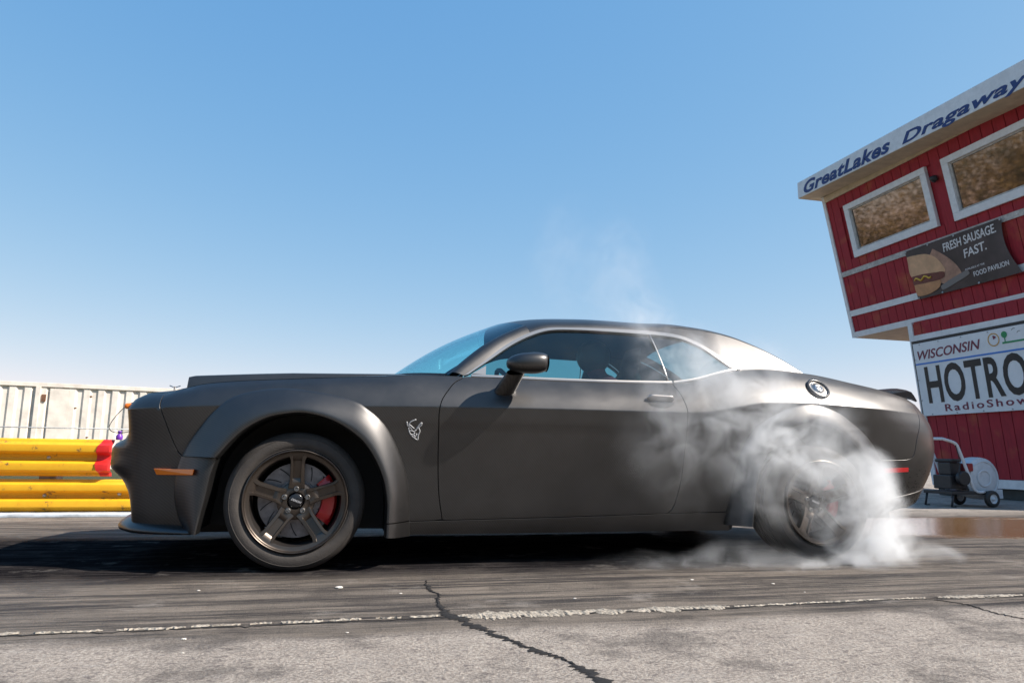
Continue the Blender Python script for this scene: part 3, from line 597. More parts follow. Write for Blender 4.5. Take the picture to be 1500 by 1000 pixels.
# ------------------------------------------------------------------ wheels (outer face at local y = 0, axle along +y)
def make_wheel(width, dish, R=.330):
    w = empty('wheel'); own_children = []
    def add(o): o.parent = w; return o
    mb = MB(); W = width
    prof = [(.238,.030),(.243,.014),(.250,.006),(.2535,.0075),(.256,.0045),(.272,.0),(.288,-.0005),(.300,.003),(.3015,.0015),(.304,.0035),(.314,.012),(.322,.024),(.327,.036),(R,.052)]
    n_t = 6
    tread = [(R, .052)]
    for k in range(1, n_t):
        a = .052+(W-.104)*k/n_t; tread += [(R,a-.007),(R-.006,a-.005),(R-.006,a+.005),(R,a+.007)]
    tread += [(R, W-.052)]
    mb.lathe(prof+tread+[(.322,W-.02),(.300,W),(.24,W-.02)], 128); add(mb.build('tyre', 'dust_rubber', angle=50))
    mb = MB(); mb.lathe([(.245,.012),(.2445,-.002),(.240,-.005),(.236,-.002),(.2335,.010),(.229,.013),(.2225,.014),(.214,.017),(.2115,.024),(.213,.05)], 128); add(mb.build('rim', 'bronze', angle=45))
    mb = MB(); mb.lathe([(.213,.022),(.208,.06),(.203,.14),(.205,W-.03),(.236,W-.02)], 96); add(mb.build('rim_barrel', 'barrel', smooth=True))
    for k in range(5):
        ang = math.radians(90+72*k); mb = MB(); G = []
        for t in np.linspace(0, 1, 14):
            r = .216-(.216-.060)*t; fl = max(0, (r-.185)/.031); h = .034+.014*fl**2+.006*max(0,(.10-r)/.04)
            a0 = .016+(dish-.016)*(t**1.15)*.9; ch = .013*min(1, max(0, t-.06)/.10)*min(1, max(0,.80-t)/.10)
            row = []
            for u, d in ((-1,.040),(-1,.004),(-.94,0),(-.52,-.001),(-.46,ch),(.56,ch),(.62,-.001),(.94,0),(1,.004),(1,.040)):
                y = a0+d; x, z = r, u*h
                row.append((x*math.cos(ang)-z*math.sin(ang), y, x*math.sin(ang)+z*math.cos(ang)))
            G.append(row)
        mb.grid(G); add(mb.build('spoke', 'bronze', angle=30))
    d0 = dish*.9+.010
    mb = MB(); mb.lathe([(.092,d0+.05),(.090,d0+.002),(.084,d0-.003),(.042,d0-.003),(.038,d0+.004),(.036,d0+.02)], 64); add(mb.build('hub', 'bronze', angle=45))
    mb = MB(); mb.lathe([(.037,d0+.006),(.034,d0-.006),(.028,d0-.009),(.0005,d0-.010)], 40); add(mb.build('centre_cap', 'black_gloss', smooth=True))
    for k in range(5):
        a = math.radians(90+72*k); c = (.057*math.cos(a), 0, .057*math.sin(a))
        mb = MB(); mb.lathe([(.0155,d0-.0035),(.0155,d0-.0030),(.0135,d0-.010),(.0115,d0-.0165),(.0105,d0-.017)], 18, 'y', c); mb.lathe([(.0105,d0-.017),(.0085,d0-.017),(.0085,d0-.008),(.0005,d0-.008)], 12, 'y', c); add(mb.build('lug_nut', 'steel', angle=40))
    mb = MB(); b0 = d0+.055
    mb.lathe([(.180,b0+.03),(.180,b0),(.100,b0),(.098,b0-.012),(.05,b0-.014)], 72)
    add(mb.build('brake_disc', 'disc', angle=40))
    for k in range(14):
        mb = MB(); a = 2*math.pi*k/14; G = [[((r)*math.cos(a+(r-.1)*4+e), b0-.0015, r*math.sin(a+(r-.1)*4+e)) for e in (-.022,.022)] for r in np.linspace(.112,.172,6)]; mb.grid(G); add(mb.build('disc_slot', 'black'))
    mb = MB(); G = []
    for a in np.radians(np.linspace(-38, 40, 16)):
        e = 1 if abs(a) < .55 else .75
        G.append([(r*math.cos(a), y, r*math.sin(a)) for r, y in ((.118,b0-.006),(.124,b0-.030*e),(.150,b0-.038*e),(.182,b0-.034*e),(.196,b0-.014),(.196,b0+.02))])
    mb.grid(G); add(mb.build('brake_caliper', 'caliper', angle=40))
    mb = MB(); mb.lathe([(.11,b0+.04),(.09,W),(.0005,W)], 32); add(mb.build('axle_hub', 'black', smooth=True))
    cu = bpy.data.curves.new('lettering', 'FONT'); cu.body = 'DEMON'; cu.size = .0135; cu.shear = .4; cu.align_x = 'CENTER'; cu.align_y = 'CENTER'; cu.extrude = .0006; cu.offset = .0004
    t0 = bpy.data.objects.new('lettering', cu); COL.objects.link(t0); bpy.context.view_layer.update()
    tm = bpy.data.meshes.new_from_object(t0.evaluated_get(bpy.context.evaluated_depsgraph_get())); bpy.data.objects.remove(t0); t = link('lettering', tm, 'emblem', w); t.rotation_euler = (math.pi/2, math.radians(22), 0); t.location = (0, d0-.0125, 0)
    return w
def copy_tree(o, parent=None):
    c = o.copy(); COL.objects.link(c); c.parent = parent
    for ch in list(o.children): copy_tree(ch, c)
    return c
for width, dish, x in ((.255,.045,0.0),(.315,.080,2.951)):
    w1 = make_wheel(width, dish); w2 = copy_tree(w1)
    w1.parent = CAR; w2.parent = CAR
    yo = .928 if x == 0 else .968; w1.location = (x-1.5, -yo, .329); w2.location = (x-1.5, yo, .329); w2.rotation_euler = (0, 0, math.pi)
    if x == 0:
        w1.rotation_euler = (0, 0, math.radians(1.5))
        for w_ in (w1, w2): w_.scale = (1.03,)*3; w_.location.z = .339
# ------------------------------------------------------------------ cabin
for y in (-.39, .39):
    mb = MB(); G = []
    for t, x, z, hw, th in ((0,1.30,.52,.24,.10),(.2,1.45,.54,.25,.11),(.5,1.72,.53,.25,.12),(.62,1.83,.60,.25,.13),(.75,1.90,.85,.25,.12),(.88,1.97,1.06,.22,.10),(.94,1.99,1.12,.13,.08),(.97,2.00,1.16,.14,.08),(1,2.02,1.26,.11,.06)):
        up = t < .55; G.append([((x, y+hw*math.cos(p), z+th*.5*math.sin(p)) if up else (x+th*.5*math.sin(p), y+hw*math.cos(p), z)) for p in np.linspace(0, 2*math.pi, 17)])
    mb.grid(G); own(mb.build('seat', 'fabric', smooth=True))
mb = MB(); mb.prism([(.66,.55),(1.02,.55),(1.08,.82),(1.06,.94),(.98,.975),(.70,1.0),(.60,.98)], -.80, .80); own(mb.build('dashboard', 'fabric', bevel=.02, smooth=True))
mb = MB(); c = Vector((1.20,-.39,.93)); ax = Vector((.92,0,.40)).normalized(); u_ = Vector((0,1,0)); v_ = ax.cross(u_)
mb.tube([c+(u_*math.cos(t)+v_*math.sin(t))*.178 for t in np.linspace(0, 2*math.pi, 33)[:-1]], .015, 8, closed=True)
for t in (0, math.pi, -math.pi/2): mb.tube([c+(u_*math.cos(t)+v_*math.sin(t))*.17, c], .012, 6)
mb.tube([c, c-ax*.2], .035, 10); own(mb.build('steering_wheel', 'black', smooth=True))
mb = MB(); mb.prism([(2.30,.50),(2.62,.50),(2.95,1.06),(2.62,1.08)], -.66, .66); own(mb.build('rear_seat', 'fabric', bevel=.03, smooth=True))
mb = MB(); mb.box((1.10,-.12,.5),(1.9,.12,.66)); own(mb.build('console', 'fabric', bevel=.02))
# ------------------------------------------------------------------ driver
def skin_figure(name, verts, edges, radii, root, m, parent=None, sub=2):
    me = bpy.data.meshes.new(name); me.from_pydata(verts, edges, []); o = link(name, me, m, parent)
    s = o.modifiers.new('skin', 'SKIN'); s.use_smooth_shade = True
    for i, v in enumerate(me.skin_vertices[0].data):
        r = radii[i]; v.radius = r if hasattr(r, '__len__') else (r, r); v.use_root = (i == root)
    sb = o.modifiers.new('sub', 'SUBSURF'); sb.levels = sub; sb.render_levels = sub
    return o
mat('skin', (.42,.22,.15), .5); mat('sleeve', (.34,.05,.07), .85, noise=.25, nscale=20); mat('helmet', (.02,.02,.022), .4)
V = [(1.74,-.39,.62),(1.80,-.39,.80),(1.83,-.39,.98),(1.80,-.39,1.06),(1.77,-.39,1.10),(1.75,-.39,1.20),(1.735,-.39,1.26),
     (1.80,-.57,1.00),(1.62,-.61,.86),(1.38,-.55,.97),(1.27,-.545,1.00),(1.80,-.21,1.00),(1.62,-.17,.86),(1.38,-.25,.97),(1.27,-.24,1.00),
     (1.55,-.48,.62),(1.25,-.49,.66),(1.02,-.49,.45),(1.55,-.30,.62),(1.25,-.29,.66),(1.02,-.29,.45)]
E = [(0,1),(1,2),(2,3),(3,4),(4,5),(5,6),(2,7),(7,8),(8,9),(9,10),(2,11),(11,12),(12,13),(13,14),(0,15),(15,16),(16,17),(0,18),(18,19),(19,20)]
R_ = [.15,.155,.15,.06,.055,.095,.07,.07,.05,.038,.03,.07,.05,.038,.03,.085,.06,.045,.085,.06,.045]
drv = skin_figure('person', V, E, R_, 0, 'sleeve')
tag(drv, 'driver in a dark red top seated behind the steering wheel', 'person')
hm = MB(); hv, hf = blob((1.75,-.39,1.205), (.108,.092,.108), 16, 24, 2.1); hm.add(hv, hf); hm.build('helmet', 'helmet', drv, smooth=True)
for y in (-.545, -.24):
    for k in range(4):
        z = .985+.018*k; hb = [(1.285,y,z),(1.245,y+.01,z+.004),(1.232,y,z+.010),(1.250,y-.014,z+.012)]
        f = MB(); f.tube(hb, [.010,.0095,.009,.007], 8); f.build('finger', 'skin', drv, smooth=True)
    f = MB(); f.tube([(1.28,y+.02,1.03),(1.25,y+.035,1.05),(1.228,y+.03,1.065)], [.012,.011,.008], 8); f.build('thumb', 'skin', drv, smooth=True)
# ------------------------------------------------------------------ ground
def nodes_of(m): return m.node_tree, m.node_tree.nodes.new, m.node_tree.links.new
def ground_mat():
    m = bpy.data.materials.new('track_concrete'); m.use_nodes = True; nt, N, L = nodes_of(m); b = nt.nodes['Principled BSDF']
    tc = N('ShaderNodeTexCoord'); sep = N('ShaderNodeSeparateXYZ'); L(tc.outputs['Object'], sep.inputs[0])
    def math_(op, a, b_=None, c=None):
        n = N('ShaderNodeMath'); n.operation = op
        for i, v in enumerate((a, b_, c)):
            if v is None: continue
            if isinstance(v, (int, float)): n.inputs[i].default_value = v
            else: L(v, n.inputs[i])
        return n.outputs[0]
    def noise(scale, detail=6, rough=.6, stretch=None):
        n = N('ShaderNodeTexNoise'); n.inputs['Scale'].default_value = scale; n.inputs['Detail'].default_value = detail; n.inputs['Roughness'].default_value = rough
        if stretch:
            mp = N('ShaderNodeMapping'); mp.inputs['Scale'].default_value = stretch; L(tc.outputs['Object'], mp.inputs[0]); L(mp.outputs[0], n.inputs['Vector'])
        else: L(tc.outputs['Object'], n.inputs['Vector'])
        return n.outputs['Fac']
    def step(v, lo, hi, a=0., b_=1.):
        n = N('ShaderNodeMapRange'); n.interpolation_type = 'SMOOTHSTEP'; L(v, n.inputs[0])
        n.inputs[1].default_value = lo; n.inputs[2].default_value = hi; n.inputs[3].default_value = a; n.inputs[4].default_value = b_; return n.outputs[0]
    def mix(f, a, b_, mode='MIX'):
        n = N('ShaderNodeMix'); n.data_type = 'RGBA'; n.blend_type = mode
        if isinstance(f, (int, float)): n.inputs[0].default_value = f
        else: L(f, n.inputs[0])
        for i, v in ((6, a), (7, b_)):
            if isinstance(v, tuple): n.inputs[i].default_value = (*v, 1)
            else: L(v, n.inputs[i])
        return n.outputs[2]
    X, Y = sep.outputs[0], sep.outputs[1]
    streak = noise(1, 9, .66, (.5, 9, 1)); streak2 = noise(1, 8, .68, (1.6, 34, 1)); blot = noise(.9, 6, .6); fine = noise(1, 6, .75, (24, 42, 1)); agg = noise(95, 4, .75); mid = noise(7, 6, .65)
    yw = math_('ADD', Y, math_('MULTIPLY', math_('SUBTRACT', blot, .5), .35))
    yw2 = math_('ADD', yw, math_('MULTIPLY', math_('SUBTRACT', streak, .5), .25))
    # rubber laid down along the lane: thinning outwards, its dark band also painting in the car's shadow
    lane = math_('MULTIPLY', step(yw2, -2.30, -2.13), step(yw2, 2.9, 1.4))
    groove_shade = math_('MULTIPLY', step(yw2, -1.25, -.90), step(yw2, 1.05, .55)); groove_shade = math_('MULTIPLY', groove_shade, step(X, 3.3, 2.5, .15, 1.))
    st = step(streak, .43, .58); st2 = step(streak2, .46, .64)
    pale = mix(step(mid, .3, .7), (.29,.245,.20), (.43,.37,.305)); pale = mix(step(agg, .42, .58), mix(.25, pale, (.6,.55,.5)), mix(.55, pale, (.12,.10,.095))); pale = mix(math_('MULTIPLY', step(fine, .54, .62), .75), pale, (.12,.10,.095)); pale = mix(math_('MULTIPLY', step(fine, .42, .32), .5), pale, (.50,.46,.42))
    rub = mix(st, (.036,.033,.033), (.150,.128,.108)); rub = mix(math_('MULTIPLY', st2, .6), rub, (.27,.225,.182)); rub = mix(math_('MULTIPLY', step(fine, .58, .75), .5), rub, (.05,.045,.045))
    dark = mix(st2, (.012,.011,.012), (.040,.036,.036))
    col = mix(math_('MULTIPLY', lane, step(blot, .1, .6, .75, 1.0)), pale, rub); col = mix(groove_shade, col, dark)
    patches = noise(2.6, 7, .68); col = mix(math_('MULTIPLY', step(patches, .50, .64), .55), col, (.06,.052,.048)); col = mix(math_('MULTIPLY', step(patches, .44, .30), .30), col, (.42,.38,.34))
    grass = math_('MAXIMUM', step(yw, -5.2, -5.9), step(yw, 3.1, 3.6)); grass = math_('MULTIPLY', grass, step(X, 5.5, 3.5)); col = mix(math_('MAXIMUM', grass, step(yw, -5.2, -5.9)), col, mix(mid, (.030,.040,.012), (.075,.070,.028)))  # grass out of view is added to cut ground bounce on the car
    # water spilled behind the car
    def ell(cx, cy, rx, ry):
        a = math_('DIVIDE', math_('SUBTRACT', X, cx), rx); c = math_('DIVIDE', math_('SUBTRACT', Y, cy), ry); return math_('ADD', math_('MULTIPLY', a, a), math_('MULTIPLY', c, c))
    e = math_('ADD', ell(6.0, .75, 1.9, .95), math_('MULTIPLY', math_('SUBTRACT', mid, .5), 1.1)); e = math_('ADD', e, math_('MULTIPLY', math_('SUBTRACT', streak, .5), 1.2)); wet = step(e, 1.15, .7)
    e2 = math_('ADD', ell(-.5, -.1, 2.6, .75), math_('MULTIPLY', math_('SUBTRACT', streak, .5), 2.2)); film = step(e2, 1.2, .5)
    col = mix(wet, col, mix(.75, col, (.19,.095,.032)))
    L(col, b.inputs['Base Color'])
    ro = math_('SUBTRACT', step(fine, .3, .7, .72, .92), math_('MULTIPLY', lane, .16)); ro = math_('SUBTRACT', ro, math_('MULTIPLY', groove_shade, .16))
    ro = math_('SUBTRACT', ro, math_('MULTIPLY', wet, .50)); ro = math_('MAXIMUM', math_('SUBTRACT', ro, math_('MULTIPLY', film, .12)), .06); L(ro, b.inputs['Roughness']); L(math_('ADD', math_('MULTIPLY', wet, .35), math_('MULTIPLY', math_('SUBTRACT', 1., groove_shade), math_('SUBTRACT', .26, math_('MULTIPLY', lane, .14)))), b.inputs['Specular IOR Level'])
    h = math_('ADD', math_('MULTIPLY', fine, .6), math_('MULTIPLY', agg, .5)); h = math_('ADD', h, math_('MULTIPLY', mid, .8)); h = math_('ADD', h, math_('MULTIPLY', streak2, .6))
    bp = N('ShaderNodeBump'); bp.inputs['Distance'].default_value = .014; L(math_('SUBTRACT', 1., math_('MULTIPLY', wet, .93)), bp.inputs['Strength']); L(h, bp.inputs['Height']); L(bp.outputs[0], b.inputs['Normal'])
    MATS['track_concrete'] = m
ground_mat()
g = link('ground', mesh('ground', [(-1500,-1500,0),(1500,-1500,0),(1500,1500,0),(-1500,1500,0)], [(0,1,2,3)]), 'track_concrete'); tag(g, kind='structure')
mat('crack_dark', (.008,.007,.007), .9); mat('filler', (.31,.27,.22), .9, noise=.6, nscale=38, bump=1., bscale=70)
def jag(path, width, seed, step=.012, wob=1.1):
    r = np.random.default_rng(seed); p = np.array(catmull(path, step)); t = np.gradient(p, axis=0); t /= np.linalg.norm(t, axis=1, keepdims=True); n = np.stack([-t[:,1], t[:,0]], 1)
    m = len(p); walk = lambda s: (np.convolve(r.normal(0, 1, m+8), np.ones(9)/9, 'same')[4:4+m]*1.2+r.normal(0, .5, m))*s
    c = p+n*(walk(wob)*.008)[:,None]; w = np.interp(np.linspace(0,1,m), np.linspace(0,1,len(width)), width)
    a = c+n*np.maximum(w*(1+walk(wob)), .001)[:,None]; b = c-n*np.maximum(w*(1+walk(wob)), .001)[:,None]
    return a, b
def ribbon(name, path, width, seed, m, z=.004, rough=0., step=.008, wob=1.1):
    a, b = jag(path, width, seed, step, wob); r = np.random.default_rng(seed+1); mb = MB()
    mb.grid([[(x[0], x[1], .0015), (*(x*.7+y*.3), z+r.uniform(0, rough)), (*(x*.3+y*.7), z+r.uniform(0, rough)), (y[0], y[1], .0015)] for x, y in zip(a, b)])
    return tag(mb.build(name, m), kind='structure')
ribbon('pavement_crack', [(.62,-1.25),(.60,-1.42),(.625,-1.62),(.60,-1.80),(.612,-1.93),(.666,-2.143),(.73,-2.32),(.80,-2.50),(.852,-2.637),(.885,-2.80),(.93,-3.1),(1.0,-3.6)], [.001,.006,.003,.015,.020,.009,.013,.016,.010,.014,.014], 3, 'crack_dark')
ribbon('pavement_crack', [(2.66,-2.05),(2.72,-2.16),(2.70,-2.30),(2.715,-2.42),(2.78,-2.7),(2.74,-3.0)], [.001,.003,.002,.003,.003], 5, 'crack_dark')
for k, (x0, x1, w) in enumerate(((-2.4,-1.6,.012),(-1.55,-1.05,.010),(-1.01,-.76,.013),(-.72,-.52,.008),(-.48,-.27,.015),(-.255,-.10,.011),(-.07,.0,.005),(.03,.17,.013),(.19,.30,.009),(.35,.44,.005),(.47,.58,.009),(.64,1.30,.042),(1.30,1.72,.030),(1.74,2.45,.012),(2.47,2.66,.006),(2.72,3.15,.020),(3.18,4.6,.012))):
    xs = np.linspace(x0, x1, max(3, int((x1-x0)/.12))); ribbon('joint_filler', [(x, -2.005+.012*math.sin(x*3.1)+(-.0 if x < .6 else -.012)) for x in xs], [.004]+[w*(.7+.6*random.random()) for _ in range(6)]+[.004], 20+k, 'filler', .003, .004, wob=.5)
ribbon('joint_gap', [(x, -2.028+.010*math.sin(x*3.1)) for x in np.linspace(-2.5, 4.6, 60)], [.004,.007,.003,.006,.005,.008,.003,.006,.005], 77, 'crack_dark', .003, step=.02)
# loose chips on the track
mat('chip', (.62,.58,.52), .8)
for k in range(11):
    x, y = random.uniform(-1.1, 2.6), random.uniform(-2.5, -1.05); s = random.uniform(.003, .007)
    if k == 0: x, y, s = .225, -1.38, .012
    mb = MB(); V, F = blob((0,0,0), (s*1.5, s, s*.45), 5, 7, 2); mb.add([(a+random.uniform(-.2,.2)*s, b+random.uniform(-.2,.2)*s, c) for a,b,c in V], F)
    o = mb.build('stone_chip', 'chip', loc=(x, y, s*.4)); tag(o, 'small pale stone chip lying on the track', 'stone', 'stone chips on the track')

# ------------------------------------------------------------------ guard rail
def rail_mat():
    m = bpy.data.materials.new('yellow_paint'); m.use_nodes = True; nt, N, L = nodes_of(m); b = nt.nodes['Principled BSDF']; tc = N('ShaderNodeTexCoord')
    n = N('ShaderNodeTexNoise'); n.inputs['Scale'].default_value = 9; n.inputs['Detail'].default_value = 8; n.inputs['Roughness'].default_value = .7; L(tc.outputs['Object'], n.inputs['Vector'])
    r = N('ShaderNodeValToRGB'); r.color_ramp.elements[0].position = .34; r.color_ramp.elements[0].color = (.16,.09,.04,1); r.color_ramp.elements[1].position = .40; r.color_ramp.elements[1].color = (.74,.37,.008,1)
    e = r.color_ramp.elements.new(.75); e.color = (.80,.45,.012,1); L(n.outputs['Fac'], r.inputs[0]); L(r.outputs[0], b.inputs['Base Color']); b.inputs['Roughness'].default_value = .6; MATS['yellow_paint'] = m
rail_mat(); mat('red_paint', (.62,.02,.018), .45, noise=.15); mat('galv', (.42,.43,.44), .5, metal=.6, noise=.3, nscale=20); mat('timber_post', (.24,.18,.13), .85, noise=.4, nscale=20)
W_SEC = [(0,0),(.018,.012),(.024,.03),(.080,.055),(.084,.085),(.080,.112),(.018,.142),(.012,.165),(.018,.188),(.080,.218),(.084,.245),(.080,.275),(.024,.300),(.018,.316),(0,.328)]
def wbeam(name, x0, x1, z0, h, m, y=2.55, parent=None):
    k = h/.328; mb = MB(); xs = np.linspace(x0, x1, max(2, int(abs(x1-x0)/.5)+1))
    sec = [(y-d, z0+z*k) for d, z in W_SEC]; back = [(y_+.006, z) for y_, z in sec[::-1]]
    mb.grid([[(x, a, b) for a, b in sec+back+sec[:1]] for x in xs]); n = len(sec+back)+1
    return mb.build(name, m, parent, angle=25)
GR = empty('guard_rail', (-6, 2.6, 0)); tag(GR, 'yellow double guard rail with a red end, beside the track in front of the container', 'guard rail')
def under(o, par): o.parent = par; o.matrix_parent_inverse = Matrix.Translation(-par.location); return o
under(wbeam('rail_beam', -16, -1.868, .338, .328, 'yellow_paint'), GR)
under(wbeam('rail_beam', -16, -1.25, .030, .282, 'yellow_paint'), GR)
# flared red end cap
mb = MB(); G = []
for x, fl in ((-1.872,0.),(-1.871,0.),(-1.85,0.),(-1.83,.0),(-1.80,.006),(-1.785,.03)): G.append([(x-(.0 if x > -1.87 else .04*max(0, 1-((z-.165)/.16)**2)), 2.545-d-.004+fl, .338+z*1.0) for d, z in W_SEC])
mb.grid(G); under(mb.build('rail_end', 'red_paint', angle=30), GR)
for x in np.arange(-15.6, -1.9, 1.9):
    mb = MB(); mb.box((x-.07,2.56,0),(x+.07,2.72,.66)); under(mb.build('post', 'timber_post', bevel=.006), GR)
    for z in (.50,.17):
        mb = MB(); mb.lathe([(.0005,-.012),(.012,-.010),(.016,-.004),(.016,.004)], 10, 'y', (x, 2.536, z)); under(mb.build('bolt', 'galv', smooth=True), GR)
mb = MB(); mb.lathe([(.0005,-.012),(.014,-.010),(.018,-.004),(.018,.004)], 12, 'y', (-1.70, 2.534, .185)); under(mb.build('bolt', 'galv', smooth=True), GR)
# low kerb slab under the rail
mb = MB(); mb.box((-30,2.30,0),(3.2,2.95,.028)); mat('kerb_paint', (.50,.55,.60), .8, noise=.4, nscale=6); tag(mb.build('kerb', 'kerb_paint', bevel=.008), kind='structure')
mat('purple', (.16,.03,.36), .4)
mb = MB(); mb.lathe([(.0005,0),(.026,0),(.028,.006),(.028,.036),(.014,.050),(.012,.062),(.016,.064),(.016,.080),(.0005,.081)], 20, 'z'); o = mb.build('bottle', 'purple', smooth=True, loc=(-1.745, 2.53, .666)); tag(o, 'small purple bottle standing on the end of the guard rail', 'bottle')

# ------------------------------------------------------------------ container
mat('cream_paint', (.74,.675,.60), .6, noise=.18, nscale=3, bump=.1, bscale=8); mat('rust', (.20,.10,.06), .9, noise=.3, nscale=12)
CT = empty('shipping_container', (-9, 19, 0)); tag(CT, 'cream corrugated shipping container standing beyond the yellow guard rail', 'container')
CX0, CX1 = -15.5, -3.25
def ct_y(x): return 18.5+.2*(x+9)
def ct_top(x): return 2.44
pitch = .362; prof_c = []
x = CX0
while x < CX1:
    for dx, dy in ((0,0),(.135,0),(.185,.045),(.300,.045),(.350,0)): prof_c.append((x+dx, dy))
    x += pitch
mb = MB(); mb.grid([[(x, ct_y(x)+dy, z) for x, dy in prof_c] for z in (.15, 2.34)]); under(mb.build('corrugated_side', 'cream_paint'), CT)
def bar(name, x0, x1, z0, z1, d0=-.03, d1=.10, m='cream_paint'):
    mb = MB(); mb.add([(x0,ct_y(x0)+d0,z0),(x1,ct_y(x1)+d0,z0),(x1,ct_y(x1)+d1,z0),(x0,ct_y(x0)+d1,z0),(x0,ct_y(x0)+d0,z1),(x1,ct_y(x1)+d0,z1),(x1,ct_y(x1)+d1,z1),(x0,ct_y(x0)+d1,z1)], [(0,3,2,1),(4,5,6,7),(0,1,5,4),(1,2,6,5),(2,3,7,6),(3,0,4,7)]); return under(mb.build(name, m, bevel=.008), CT)
bar('top_rail', CX0-.05, CX1+.05, 2.34, 2.46); bar('bottom_rail', CX0-.05, CX1+.05, 0., .15); bar('corner_post', CX1-.02, CX1+.14, .151, 2.339, -.035, .14); bar('corner_post', CX0-.14, CX0+.0, .151, 2.339, -.035, .14)
bar('door_panel', -8.02, -7.55, .5, 2.30, -.012, -.004); bar('door_post', -8.36, -8.24, .151, 2.339, -.05, -.002, 'cream_paint')
mb = MB(); mb.grid([[(CX0, ct_y(CX0), 2.455),(CX1, ct_y(CX1), 2.455)],[(CX0, ct_y(CX0)+2.4, 2.455),(CX1, ct_y(CX1)+2.4, 2.455)]]); mb.grid([[(CX1+.06, ct_y(CX1), .0),(CX1+.06, ct_y(CX1)+2.4, 0)],[(CX1+.06, ct_y(CX1), 2.45),(CX1+.06, ct_y(CX1)+2.4, 2.45)]]); under(mb.build('roof_sheet', 'cream_paint'), CT)
for k in range(15):
    i = random.randint(14, 32); xx = CX0+i*pitch+.16; mb = MB(); mb.box((xx-.012, ct_y(xx)-.006, 0),(xx+.03, ct_y(xx)+.05, .035)); under(mb.build('lashing_lug', 'rust'), CT).location.z += random.choice((.9,1.35,1.75,2.1))
mb = MB(); mb.box((-8.21, ct_y(-8.2)-.03, 1.92),(-8.10, ct_y(-8.1)-.015, 2.12)); under(mb.build('latch_plate', 'rust'), CT)
CF = empty('cable_fence', (-9, 12, 0))
mb = MB(); mb.tube([(-16,12,1.03),(-9,12,1.0),(-2,12,1.0)], .012, 6); under(mb.build('wire', 'galv', smooth=True), CF)
for px in (-15.9,-9.0,-2.2): mb = MB(); mb.tube([(px,12.04,0),(px,12.04,1.05)], .03, 8); under(mb.build('post', 'galv', smooth=True), CF)
tag(CF, 'thin grey top wire on posts between the guard rail and the container', 'fence')
# ------------------------------------------------------------------ control tower
def wood_red():
    m = bpy.data.materials.new('red_siding'); m.use_nodes = True; nt, N, L = nodes_of(m); b = nt.nodes['Principled BSDF']; tc = N('ShaderNodeTexCoord')
    mp = N('ShaderNodeMapping'); mp.inputs['Scale'].default_value = (1,1,.10); L(tc.outputs['Object'], mp.inputs[0])
    n = N('ShaderNodeTexNoise'); n.inputs['Scale'].default_value = 30; n.inputs['Detail'].default_value = 7; L(mp.outputs[0], n.inputs['Vector'])
    n2 = N('ShaderNodeTexNoise'); n2.inputs['Scale'].default_value = 2.2; n2.inputs['Detail'].default_value = 5; L(tc.outputs['Object'], n2.inputs['Vector'])
    r = N('ShaderNodeValToRGB'); r.color_ramp.elements[0].position = .30; r.color_ramp.elements[0].color = (.27,.012,.022,1); r.color_ramp.elements[1].position = .65; r.color_ramp.elements[1].color = (.36,.016,.028,1)
    L(n.outputs['Fac'], r.inputs[0]); r2_ = N('ShaderNodeValToRGB'); r2_.color_ramp.elements[0].position = .58; r2_.color_ramp.elements[0].color = (0,0,0,1); r2_.color_ramp.elements[1].position = .80; r2_.color_ramp.elements[1].color = (1,1,1,1); L(n2.outputs['Fac'], r2_.inputs[0])
    x = N('ShaderNodeMix'); x.data_type = 'RGBA'; L(r2_.outputs[0], x.inputs[0]); L(r.outputs[0], x.inputs[6]); x.inputs[7].default_value = (.42,.10,.04,1); L(x.outputs[2], b.inputs['Base Color'])
    bp = N('ShaderNodeBump'); bp.inputs['Strength'].default_value = .5; bp.inputs['Distance'].default_value = .004; L(n.outputs['Fac'], bp.inputs['Height']); L(bp.outputs[0], b.inputs['Normal']); b.inputs['Roughness'].default_value = .75; MATS['red_siding'] = m
wood_red()
mat('white_trim', (.72,.72,.72), .55, noise=.10, nscale=10, bump=.1, bscale=30); mat('grey_trim', (.46,.43,.40), .7, noise=.3, nscale=14); mat('soffit', (.55,.44,.31), .7, noise=.15, nscale=6); mat('navy', (.012,.035,.16), .5)
mat('sign_white', (.74,.75,.76), .45, noise=.06, nscale=5); mat('maroon', (.17,.018,.05), .5); mat('sign_black', (.016,.016,.018), .5); mat('sign_blue', (.02,.19,.60), .45); mat('sign_green', (.01,.25,.09), .5); mat('clock_gold', (.55,.30,.06), .5)
mat('skirt_dark', (.045,.052,.05), .8, noise=.3, nscale=4)
wm = bpy.data.materials.new('mirror_window'); wm.use_nodes = True; bb = wm.node_tree.nodes['Principled BSDF']; bb.inputs['Base Color'].default_value = (.27,.245,.21,1); bb.inputs['Metallic'].default_value = .9; bb.inputs['Roughness'].default_value = .03; MATS['mirror_window'] = wm
KU, KL = .19, .10
TW = empty('control_tower', (11.5, 5, 0)); tag(TW, 'red two-storey control tower with white trim, overhanging upper floor and tilted windows', 'building')
def upt(y, z, d=0.): # point on the upper facade, d metres proud of it
    return (10-KU*(z-3)-d, y, z-d*KU)
def lot(y, z, d=0.): return (10.15-KL*z-d, y, z-d*KL)
def slab(f, y0, y1, z0, z1, d0, d1):
    mb = MB(); mb.add([f(y0,z0,d0),f(y1,z0,d0),f(y1,z1,d0),f(y0,z1,d0),f(y0,z0,d1),f(y1,z0,d1),f(y1,z1,d1),f(y0,z1,d1)], [(0,1,2,3),(7,6,5,4),(0,4,5,1),(1,5,6,2),(2,6,7,3),(3,7,4,0)]); return mb
def tw(mb, name, m, **k): return under(mb.build(name, m, **k), TW)
YU0, YU1, YL0, YL1 = 1.4, 7.34, 1.6, 5.76
